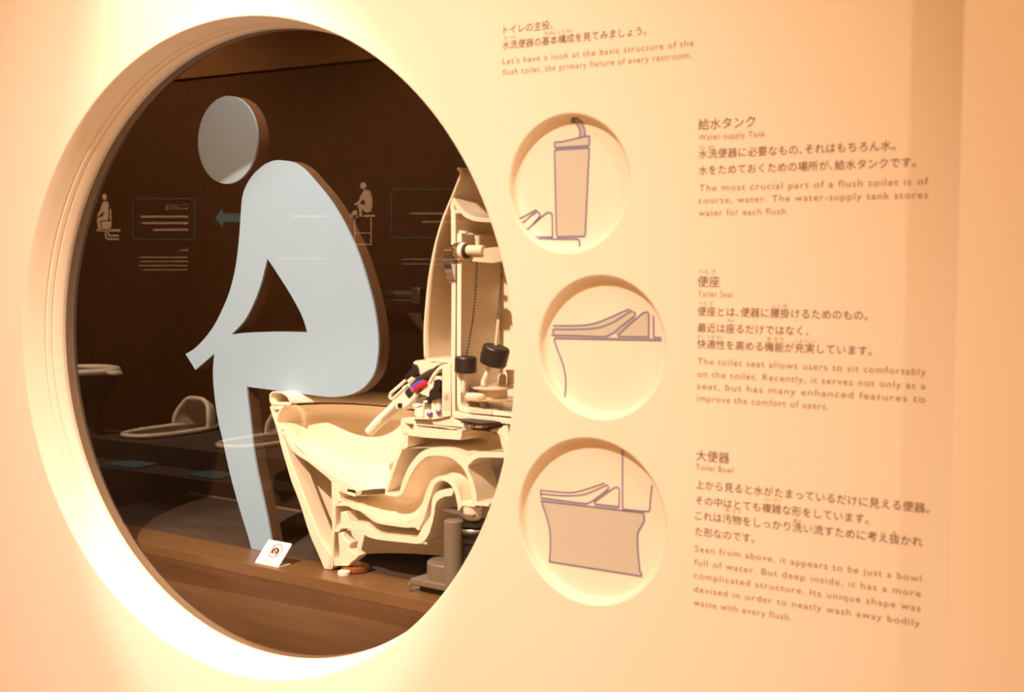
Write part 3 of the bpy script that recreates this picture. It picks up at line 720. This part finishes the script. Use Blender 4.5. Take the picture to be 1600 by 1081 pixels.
sg.part(mb, 'small_print', M_SIGNTXT, face, smooth=False)

# ------------------------------------------------------------------ solid bar added at the back of the case for a reflected one
g0 = P3(540, 460, 0.44); g1 = P3(654, 461, 0.44)
gr = ET('reflected_bar', 'dark brown horizontal bar standing in for a reflection, between figure and toilet lid', 'reflected bar', (g1[0], CDB, g1[2]))
M_BAR = mat('dark_bar_brown', (0.016, 0.010, 0.006), 0.4, spec=0.5)
gr.part(MB().tube([(g0[0] - 0.2, 0.44, g1[2]), (g1[0], 0.44, g1[2])], 0.012, 16), 'rail', M_BAR)
gr.part(MB().box((g1[0] - 0.016, 0.425, g1[2] - 0.026), (g1[0] + 0.016, CDB - 0.001, g1[2] + 0.022)), 'bracket', M_BAR, bevel=0.004)
gr.part(MB().tube([(g0[0] - 0.15, 0.44, g1[2]), (g0[0] - 0.15, CDB - 0.001, g1[2])], 0.011, 14), 'bracket', M_BAR)

# ================================================================== ROUND RECESSED PICTURES
RD = 0.020
RPROF = [(0.0008, 0.001), (0.0, 0.002), (-0.0006, 0.004), (-0.0018, 0.010), (-0.004, 0.015), (-0.009, 0.0188), (-0.014, RD)]
NOW = [0]
def dish(x, z):
    """depth of the dished recess at a place inside it"""
    cx, cz, r = RND[NOW[0]]; o = math.hypot(x - cx, z - cz) - r
    if o >= RPROF[0][0]: return RPROF[0][1]
    for (a, ya), (b, yb) in zip(RPROF, RPROF[1:]):
        if o >= b: return yb + (ya - yb) * (o - b) / (a - b)
    return RD
def px2(pts):
    out = []
    for q in pts:
        lo, hi = 0.0, RD          # where the line of sight first meets the dish
        for _ in range(24):
            y = (lo + hi) / 2; p = on_wall(q[0], q[1], y)
            if dish(p.x, p.z) > y: lo = y
            else: hi = y
        out.append((p.x, p.z))
    return out
def dense(pts, step=4.0):
    out = []
    for a, b in zip(pts, pts[1:]):
        n = max(1, int(math.hypot(b[0] - a[0], b[1] - a[1]) / step))
        out += [(a[0] + (b[0] - a[0]) * k / n, a[1] + (b[1] - a[1]) * k / n) for k in range(n)]
    return out + [pts[-1]]
def lay(mb):
    mb.v = [(v[0], v[1] + dish(v[0], v[2]) - RD, v[2]) for v in mb.v]; return mb
def recess(i, name_label):
    x, z, r = RND[i]; NOW[0] = i
    th = thing('recessed_picture', name_label, 'wall picture', (x, RD, z), 0.0, 'round recessed drawings beside the window')
    mb = ringsurf(MB(), [(r + LIP, 0.0), (r + 0.0015, 0.0008), (r - 0.0006, 0.004), (r - 0.0018, 0.010), (r - 0.004, 0.015), (r - 0.009, 0.0188), (r - 0.014, RD), (r * 0.5, RD), (0.0005, RD)], x, z, 96)
    mb.build('recess', M_TRIM, th, (x, RD, z), ang=50)
    return th, (x, RD, z)
LW = 0.0030
def drw(th, b, name, lines=(), fills=(), m=M_LINE, fm=M_FILL, w=LW):
    if fills:
        mb = MB()
        for f in fills: mb.prism(px2(f), RD - 0.0006, RD)
        lay(mb).build(name + '_fill', fm, th, b, smooth=False)
    if lines:
        mb = MB()
        for pts, cl in lines: mb.ribbon(px2(dense(pts)), w, RD - 0.0012, RD, cl)
        lay(mb).build(name + '_outline', m, th, b, smooth=False)
def q1(l): return [(780 + x / 4.157, 160 + y / 4.157) for x, y in l]
def q2(l): return [(820 + x / 4.158, 410 + y / 4.158) for x, y in l]
def q3(l): return [(800 + x / 3.727, 670 + y / 3.727) for x, y in l]
th, b = recess(0, 'round recessed drawing of a tall water tank with a spout, uppermost of three')
tank = q1([(360, 314), (366, 308), (580, 295), (586, 300), (560, 860), (552, 870), (380, 872), (373, 864)])
lidl = q1([(361, 264), (366, 257), (410, 255), (450, 245), (520, 229), (582, 217), (587, 222), (586, 274), (578, 281), (368, 294), (361, 288)])
drw(th, b, 'tank', [(tank, True)], [tank])
drw(th, b, 'tank_lid', [(lidl, True)], [lidl])
drw(th, b, 'lid_gap', (), [q1([(364, 296), (584, 283), (584, 294), (364, 307)])], fm=M_BAND)
spo = [(495, 128), (510, 150), (522, 175), (525, 200), (523, 228)]; spi = [(500, 100), (525, 118), (545, 145), (556, 180), (560, 220)]
drw(th, b, 'spout', [(spl(q1(spo), 4), False), (spl(q1(spi), 4), False)], [spl(q1(spo), 3) + list(reversed(spl(q1(spi), 3)))], fm=M_BAND)
drw(th, b, 'spout_tip', (), [q1([(466, 112), (475, 97), (492, 96), (502, 104), (494, 133), (470, 136)])], fm=M_LINE)
drw(th, b, 'toilet', [(spl(q1([(137, 755), (180, 730), (238, 698)]), 3) + spl(q1([(238, 698), (262, 720), (264, 735), (255, 755)]), 3), False), (spl(q1([(155, 782), (195, 745), (225, 722), (245, 712)]), 3), False),
     (q1([(185, 825), (262, 745)]), False), (q1([(190, 818), (300, 723)]) + spl(q1([(300, 723), (320, 715), (338, 720), (345, 740), (347, 865), (342, 873)]), 3) + q1([(240, 873)]), False),
     (q1([(258, 886), (505, 887), (518, 892), (523, 905), (523, 937)]), False)])
th, b = recess(1, 'round recessed drawing of a toilet seat and lid in tan, middle of three')
so = spl(q2([(185, 410), (300, 410), (400, 405), (470, 390), (560, 355), (640, 318), (685, 302)]), 3)
sm = spl(q2([(185, 433), (300, 434), (420, 430), (500, 418), (580, 385), (660, 335), (700, 312)]), 3)
sb = spl(q2([(185, 468), (190, 472), (330, 475), (500, 482), (540, 475), (580, 455), (620, 420), (690, 365), (715, 345), (717, 328), (705, 320)]), 3)
drw(th, b, 'seat_lid', [(so, False)], [so + list(reversed(sm))])
drw(th, b, 'seat', [(sm, False), ([sm[0]] + sb, False)], [sm + list(reversed(sb))])
tri_ = q2([(606, 474), (620, 458), (760, 334)]) + spl(q2([(760, 334), (780, 323), (798, 324), (807, 338)]), 3) + q2([(806, 484), (612, 482)])
drw(th, b, 'hinge_cover', [(tri_, True)], [tri_])
drw(th, b, 'gap', (), [q2([(190, 478), (890, 490), (890, 503), (190, 492)]), q2([(590, 462), (716, 350), (722, 356), (602, 470)])], fm=M_BAND)
drw(th, b, 'bowl', [(q2([(888, 505), (600, 500), (200, 492), (192, 500)]) + spl(q2([(192, 505), (215, 570), (245, 650), (262, 720), (267, 780), (263, 872)]), 3), False), (q2([(836, 345), (838, 480), (846, 487), (888, 487)]), False)])
th, b = recess(2, 'round recessed drawing of a toilet bowl filled in tan, lowest of three')
bo = q3([(172, 420), (460, 452), (760, 488), (770, 500)]) + spl(q3([(770, 505), (770, 535), (755, 565), (738, 595), (732, 630), (735, 720), (745, 815), (748, 835)]), 3) + q3([(756, 842), (754, 857), (218, 772)]) + spl(q3([(218, 772), (224, 700), (222, 600), (208, 530), (185, 460), (172, 420)]), 3)[:-1]
drw(th, b, 'bowl', [(bo, True)], [bo])
drw(th, b, 'gap', (), [q3([(168, 404), (440, 432), (440, 446), (168, 416)]), q3([(480, 440), (620, 456), (620, 466), (480, 450)]), q3([(650, 460), (795, 478), (770, 488), (650, 472)]), q3([(470, 425), (560, 348), (564, 355), (480, 432)])], fm=M_BAND)
s3a = spl(q3([(168, 356), (270, 366), (340, 370), (400, 360), (470, 338), (540, 314)]), 3)
s3b = spl(q3([(168, 376), (270, 386), (350, 388), (420, 380), (480, 358), (552, 325)]), 3)
s3c = spl(q3([(172, 400), (260, 412), (420, 432), (450, 428), (480, 410), (556, 352), (562, 338), (552, 325)]), 3)
drw(th, b, 'seat', [([s3b[0]] + s3a, False), (s3b, False), ([s3b[0]] + s3c, False), (q3([(480, 425), (590, 345)]) + spl(q3([(590, 345), (608, 338), (622, 345), (626, 360)]), 3) + q3([(624, 452), (484, 436)]), True)], w=0.0024)
drw(th, b, 'tank', [(q3([(644, 108), (645, 460), (652, 470), (797, 480), (802, 470), (815, 325)]), False)], w=0.0026)

# ================================================================== LETTERING
DG = None
def text_mesh(s, m, name, xl, xr, z, cap=None):
    cu_ = bpy.data.curves.new(name, 'FONT'); cu_.body = s; cu_.size = 1.0; cu_.resolution_u = 3
    if cap: cu_.space_character = 1.13; cu_.offset = -0.004
    o = bpy.data.objects.new(name, cu_); COL.objects.link(o)
    bpy.context.view_layer.update()
    me = bpy.data.meshes.new_from_object(o.evaluated_get(bpy.context.evaluated_depsgraph_get()))
    bpy.data.objects.remove(o)
    xs = [v.co.x for v in me.vertices]
    x0, x1 = min(xs), max(xs)
    sx_ = (xr - xl) / (x1 - x0)
    sy_ = cap / 0.729 if cap else sx_
    return [(xl + (v.co.x - x0) * sx_, z + v.co.y * sy_) for v in me.vertices], [list(p.vertices) for p in me.polygons]
def block(name, label, lines, org):
    """lines: (part name, material, text, left px, right px, cap height or None)"""
    p = on_wall(*org)
    th = thing(name, label, 'wall text', (p.x, 0, p.z))
    for (pn, m, rows_) in lines:
        for (s, l, r, cap) in rows_:
            mb = MB()
            a = on_wall(*l); c = on_wall(*r)
            vs, fs = text_mesh(s, m, pn, a.x, c.x, a.z, cap)
            mb.add([(v[0], -0.0006, v[1]) for v in vs], fs)
            mb.build(pn, m, th, (p.x, 0, p.z), smooth=False, fix=False)
    return th
def up(px, py, dy): return (px, py + dy)
CAPE = 0.0125
block('wall_lettering', 'two-line brown introduction in Japanese and English at the top, above the upper round drawing', [
  ('japanese_line', M_TEXT, [('トイレの主役、', (787, 52.5), (864, 45), None), ('水洗便器の基本構成を見てみましょう。', (785.3, 76.5), (1010, 54.5), None)]),
  ('ruby_text', M_RUBY, [('すい せん', (787.5, 61.5), (807, 59.5), None), ('き ほん こう せい', (851, 55), (896, 50), None)]),
  ('english_line', M_TEXTL, [("Let's have a look at the basic structure of the", (785.7, 100.7), (1084, 72.5), CAPE), ('flush toilet, the primary fixture of every restroom.', (785.7, 117.5), (1080, 91), CAPE)])], (785, 118))
block('wall_lettering', 'brown text block about the water-supply tank, right of the upper round drawing', [
  ('heading', M_TEXT, [('給水タンク', (1091.3, 202.2), (1180, 196), None)]),
  ('english_heading', M_TEXTL, [('Water-supply Tank', (1091.8, 219.2), (1195.6, 214), 0.0115)]),
  ('ruby_text', M_RUBY, [('すい せん', (1093, 233), (1118, 232), None)]),
  ('japanese_line', M_TEXT, [('水洗便器に必要なもの､それはもちろん水。', (1091.8, 247), (1399, 237), None), ('水をためておくための場所が､給水タンクです。', (1091.8, 272.3), (1431, 262.8), None)]),
  ('english_line', M_TEXTL, [('The most crucial part of a flush toilet is of', (1092.5, 298.8), (1450.6, 290.5), CAPE), ('course, water. The water-supply tank stores', (1091.8, 318), (1450, 311.7), CAPE), ('water for each flush.', (1091.8, 337.4), (1232, 335.3), CAPE)])], (1092, 338))
block('wall_lettering', 'brown text block about the toilet seat, right of the middle round drawing', [
  ('heading', M_TEXT, [('便座', (1090.5, 446.8), (1124.3, 448.8), None)]),
  ('english_heading', M_TEXTL, [('Toilet Seat', (1090.5, 463.5), (1146, 463.7), 0.0115)]),
  ('ruby_text', M_RUBY, [('べん ざ', (1092, 427.5), (1119, 427.5), None), ('べん ざ', (1091.5, 476.5), (1115, 477), None), ('こし か', (1207, 480), (1231, 481), None), ('すわ', (1136, 503), (1147, 503), None), ('かい てき せい', (1090, 528), (1131, 528), None), ('き のう', (1199, 533), (1224, 533), None), ('じゅうじつ', (1243, 535), (1274, 535), None)]),
  ('japanese_line', M_TEXT, [('便座とは､便器に腰掛けるためのもの。', (1090, 492), (1355.7, 502.6), None), ('最近は座るだけではなく、', (1090, 517.5), (1263.5, 525.2), None), ('快適性を高める機能が充実しています。', (1089.5, 543), (1362, 557.2), None)]),
  ('english_line', M_TEXTL, [('The toilet seat allows users to sit comfortably', (1090, 568.8), (1446.7, 590), CAPE), ('on the toilet. Recently, it serves not only as a', (1089.5, 588.6), (1446, 612.3), CAPE), ('seat, but has many enhanced features to', (1089.5, 607.4), (1445.4, 633.6), CAPE), ('improve the comfort of users.', (1089.5, 626.4), (1294, 641.8), CAPE)])], (1090, 627))
block('wall_lettering', 'longest brown text block, about the toilet bowl, right of the lowest round drawing', [
  ('heading', M_TEXT, [('大便器', (1088, 718), (1139.7, 722.8), None)]),
  ('english_heading', M_TEXTL, [('Toilet Bowl', (1087.4, 733.6), (1146, 738.2), 0.0115)]),
  ('ruby_text', M_RUBY, [('ふく ざつ', (1194, 782), (1220, 783), None), ('お ぶつ', (1134, 799.5), (1158, 800), None), ('あら', (1240, 815), (1252, 815), None), ('ぬ', (1395, 834), (1401, 835), None)]),
  ('japanese_line', M_TEXT, [('上から見ると水がたまっているだけに見える便器。', (1087, 762), (1452, 806.6), None), ('その中はとても複雑な形をしています。', (1087, 786.8), (1357, 821.2), None), ('これは汚物をしっかり洗い流すために考え抜かれ', (1086.4, 810.7), (1441.6, 856.6), None), ('た形なのです。', (1086.4, 835.4), (1179, 848.4), None)]),
  ('english_line', M_TEXTL, [('Seen from above, it appears to be just a bowl', (1086, 861.3), (1439, 915.9), CAPE), ('full of water. But deep inside, it has a more', (1085, 882.5), (1438.5, 939), CAPE), ('complicated structure. Its unique shape was', (1084.4, 903), (1438, 963.3), CAPE), ('devised in order to neatly wash away bodily', (1084.4, 924.3), (1437, 985.8), CAPE), ('waste with every flush.', (1083.8, 945.3), (1236.6, 972.2), CAPE)])], (1085, 946))

# ================================================================== THE OPPOSITE SIDE OF THE GALLERY (mirrored in the pane)
OY = -2.70
def refl(px, py, y=OY):
    """the place at depth y whose mirror image in the pane stands at this pixel"""
    p = on_wall(px, py, 2 * GY - y)
    return Vector((p.x, y, p.z))
def r2(pts, y=OY): return [(refl(p[0], p[1], y).x, refl(p[0], p[1], y).z) for p in pts]
ztop = refl(400, 112).z
struct(MB().box((-9.5, OY - 0.1, 0.0), (-2.3, OY, ztop)).build('wall_opposite', M_OPP, smooth=False))
struct(MB().box((-9.5, OY - 0.1, ztop), (-2.3, OY + 0.02, 3.5)).build('trim_6', M_OPPTOP, smooth=False))
struct(MB().box((-9.5, OY, -0.02), (1.7, 0.0, 0.0)).build('floor_gallery', M_GFLOOR, smooth=False))
def gfx(name, label, org, parts, cat='wall graphic', group=None):
    p = refl(*org); th = thing(name, label, cat, (p.x, OY, p.z), 0, group)
    for pn, m, fills, lines in parts:
        mb = MB()
        for f in fills: mb.prism(r2(f), OY + 0.001, OY + 0.003)
        for pts, w, cl in lines: mb.ribbon(r2(pts), w, OY + 0.001, OY + 0.003, cl)
        mb.build(pn, m, th, (p.x, OY, p.z), smooth=False)
    return th
def a1(l): return [(100 + x / 6.358, 270 + y / 6.358) for x, y in l]
def a2(l): return [(530 + x / 4.9125, 260 + y / 4.9125) for x, y in l]
def ell(cx, cy, rx, ry, n=24): return [(cx + rx * math.cos(2 * math.pi * k / n), cy + ry * math.sin(2 * math.pi * k / n)) for k in range(n)]
gfx('pictogram', 'pale pictogram of someone sitting upright on a toilet, mirrored at left', a1([(410, 570)])[0], [
  ('head', M_OPPWHITE, [a1(ell(405, 240, 22, 30))], []),
  ('body', M_OPPWHITE, [a1([(405,280),(432,284),(445,310),(447,370),(443,455),(430,473),(372,475),(357,483),(372,575),(350,575),(330,480),(332,458),(350,443),(398,432),(396,372),(372,408),(348,433),(334,432),(336,415),(362,375),(382,310),(392,287)])], []),
  ('toilet', M_OPPWHITE, [a1([(372,483),(475,483),(467,572),(380,572)]), a1([(460,358),(472,358),(472,477),(460,477)])], []),
  ('pipes', M_OPPWHITE, [], [(a1([(328,572),(565,572)]), 0.012, False), (a1([(440,580),(442,610),(455,624),(545,625)]), 0.010, False), (a1([(417,580),(418,636),(435,658),(545,659)]), 0.010, False)])])
gfx('pictogram', 'pale pictogram of someone squatting on a raised toilet, mirrored right of the figure', a2([(180, 600)])[0], [
  ('head', M_OPPWHITE, [a2(ell(187, 148, 23, 27))], []),
  ('body', M_OPPWHITE, [a2([(212,178),(240,190),(255,235),(258,295),(247,345),(222,358),(190,345),(172,325),(180,385),(162,388),(146,305),(150,288),(165,284),(205,305),(192,248),(150,290),(120,300),(112,292),(150,265),(178,205),(192,183)])], []),
  ('hood', M_OPPWHITE, [a2([(88,385),(92,365),(104,345),(122,333),(138,336),(147,385)])], []),
  ('stand', M_OPPWHITE, [], [(a2([(85,384),(150,384)]), 0.010, False), (a2([(195,380),(278,380)]), 0.011, False), (a2([(122,395),(122,598),(247,598),(247,390)]), 0.007, False), (a2([(122,512),(247,511)]), 0.005, False)])])
def rr_px(x0, y0, x1, y1, r=6):
    out = []
    for cx, cy, a in ((x1 - r, y0 + r, -90), (x1 - r, y1 - r, 0), (x0 + r, y1 - r, 90), (x0 + r, y0 + r, 180)):
        for k in range(5):
            t = math.radians(a + 22.5 * k); out.append((cx + r * math.cos(t), cy + r * math.sin(t)))
    return out
def dashes(x0, x1, y, h=3.4):
    """a row of small print too fine to read: words as short bars"""
    out = []; x = x1
    while x > x0 + 2:
        w = min(random.uniform(1.6, 4.4), x - x0); out.append([(x - w, y - h / 2), (x, y - h / 2), (x, y + h / 2), (x - w, y + h / 2)]); x -= w + 0.8
    return out
def panel(label, frame, jrows, erows, heads=()):
    c = ((frame[0] + frame[2]) / 2, frame[3])
    th = gfx('text_panel', label, c, [('frame', M_TEAL, [], [(rr_px(*frame), 0.007, True)]),
        *[('japanese_row', M_OPPTXT, dashes(*r), []) for r in jrows], *[('english_row', M_OPPTXT, dashes(*r, 2.0), []) for r in erows]], 'text panel')
    for (s, xr, xl, y, nm) in heads:
        a = refl(xr, y); c2 = refl(xl, y)
        p = refl(*c)
        vs, fs = text_mesh(s, None, nm, min(a.x, c2.x), max(a.x, c2.x), a.z)
        x0, x1 = min(v[0] for v in vs), max(v[0] for v in vs)
        mb = MB(); mb.add([(x0 + x1 - v[0], OY + 0.002, v[1]) for v in vs], fs)
        mb.build(nm, M_OPPTXT, th, (p.x, OY, p.z), smooth=False, fix=False)
panel('teal-framed dark text panel headed in Japanese, mirrored left of the blue head', (208, 310.5, 305.5, 374.5), [(220, 294.5, 338.5), (220, 294.5, 348.5), (238.5, 294.5, 359)], [(218.5, 294.5, 402), (218.5, 294.5, 408.6), (218.5, 294.5, 415), (223, 294.5, 421.5)], [('こしかける', 260, 294.5, 327.5, 'heading'), ('Sitting', 281, 294.5, 393, 'english_heading')])
panel('faint teal-framed text panel mirrored right of the squatting pictogram, over the toilet lid', (612.5, 296, 740, 371.5), [(640, 735, 333.5), (660, 735, 346.5)], [(629, 735, 405), (629, 735, 412.5)])
panel('faint text panel mirrored across the chest of the blue figure', (395, 300, 525, 374), [(455, 512, 338)], [(430, 510, 404)])
panel('text panel cut off by the left rim of the window, mirrored beside the sitting pictogram', (60, 318, 133.5, 376), [(60, 124, 350)], [(60, 125, 391), (60, 125, 401), (60, 125, 407), (60, 125, 414)])
gfx('arrow_graphic', 'teal arrow pointing left, mirrored against the blue figure\'s upper back', (355, 340), [('arrow', M_TEALB, [[(337, 340.5), (349, 325), (349, 333.5), (376, 333.5), (376, 347), (349, 347), (349, 356.5)]], [])])
# low counter with the two squat pans
KY = -2.05
pa = refl(159, 680, KY)
kz = pa.z
struct(MB().box((pa.x, OY + 0.001, kz - 0.115), (-2.6, KY + 0.08, kz)).build('counter_top', M_COUNTER, smooth=False, bevel=0.004))
LZ = 0.505
struct(MB().box((-9.0, OY + 0.001, 0.0), (-2.6, KY + 0.25, LZ)).build('display_step', M_COUNTER, smooth=False, bevel=0.004))
def squat(cx, label):
    L, yf, wv = 0.58, -2.035, 0.132
    yc = yf - L / 2
    th = thing('squat_toilet', label, 'squat toilet', (cx, yc, kz), 0, 'squat pans on the opposite counter')
    path = []
    for k in range(48):
        t = 2 * math.pi * k / 48; c, s_ = math.cos(t), math.sin(t)
        path.append((math.copysign(abs(c) ** 0.8, c) * wv, math.copysign(abs(s_) ** 0.8, s_) * L / 2, 0.014))
    MB().tube(path, 0.013, 12, closed=True).build('rim', M_CER, th)
    rows_ = [[(p[0] * q, p[1] * q, dz) for p in path] for q, dz in ((1.0, 0.010), (0.9, 0.004), (0.6, 0.002), (0.01, 0.0015))]
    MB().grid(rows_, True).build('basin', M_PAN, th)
    ya = -2.50 - yc; arch = []
    for k in range(33):
        t = math.pi * k / 32; c = math.cos(t)
        arch.append((0.112 * math.copysign(abs(c) ** 0.62, c) * (1 + 0.16 * abs(c) ** 6), ya + 0.035 * abs(c) ** 6, 0.016 + 0.15 * math.sin(t) ** 0.7))
    MB().tube(arch, 0.013, 12).build('hood_edge', M_CER, th)
    rows_ = []
    for j in range(9):
        u = j / 8 * math.pi / 2
        rows_.append([(p[0] * math.cos(u) ** 0.5 if u < 1.57 else 0.0, p[1] - 0.10 * math.sin(u), 0.010 + (p[2] - 0.010) * math.cos(u) ** 0.6 if u < 1.57 else 0.010) for p in arch])
    MB().grid(rows_).build('hood', M_CER, th)
    return th
squat(-4.985, 'white squat toilet with round hood, mirrored left of the blue shin, wholly visible')
squat(-4.31, 'white squat toilet mirrored partly behind the blue shin and the bowl front')
# seated toilet at the far left
WY = -2.25
wc = refl(140, 581, WY)
wb_ = refl(140, 692, WY)
struct(MB().box((-9.0, OY + 0.001, LZ), (pa.x - 0.12, KY - 0.02, wb_.z)).build('display_block', M_COUNTER, smooth=False, bevel=0.004))
wt = thing('pedestal_toilet', 'pale seated toilet mirrored at the left rim of the window, above the squat toilet', 'toilet', (wc.x - 0.06, WY, wb_.z))
h_ = wc.z - wb_.z
rows_ = []
for (q, z) in ((0.62, 0), (0.58, 0.03), (0.50, 0.4 * h_), (0.62, 0.6 * h_), (0.85, 0.78 * h_), (0.97, h_ - 0.035), (0.97, h_ - 0.01), (0.7, h_ - 0.008), (0.5, h_ - 0.12), (0.01, h_ - 0.16)):
    rows_.append([(q * 0.20 * math.cos(2 * math.pi * k / 32), q * 0.19 * math.sin(2 * math.pi * k / 32), z) for k in range(32)])
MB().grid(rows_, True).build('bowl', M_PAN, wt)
sr = [(0.185 * math.cos(2 * math.pi * k / 36), 0.185 * math.sin(2 * math.pi * k / 36), h_ + 0.006) for k in range(36)]
MB().tube(sr, 0.019, 12, closed=True).build('seat', M_PLASTIC, wt)
MB().box((0.16, -0.05, h_ - 0.012), (0.27, 0.0, h_ + 0.012)).build('lid_hinge', M_PLASTIC, wt, bevel=0.008)
MB().box((-0.20, -0.02, h_ + 0.010), (-0.02, 0.06, h_ + 0.028)).build('seat_lid', M_PLASTIC, wt, bevel=0.006)
# two blue plaques on the step
for i, (px_, py_) in enumerate(((208, 721.5), (334, 742))):
    y_ = KY + 0.15
    p = refl(px_, py_, y_)
    mb = MB().box((-0.10, -0.075, 0), (0.10, 0.075, 0.010))
    o = mb.build('plaque', M_PLAQUE, None, bevel=0.002)
    o.location = (p.x, y_, LZ)
    tag(o, ('small blue label plate mirrored below the first squat toilet, at the left', 'small blue label plate mirrored beside the blue shin, below the second squat toilet')[i], 'label plate', 'blue plates on the opposite step')
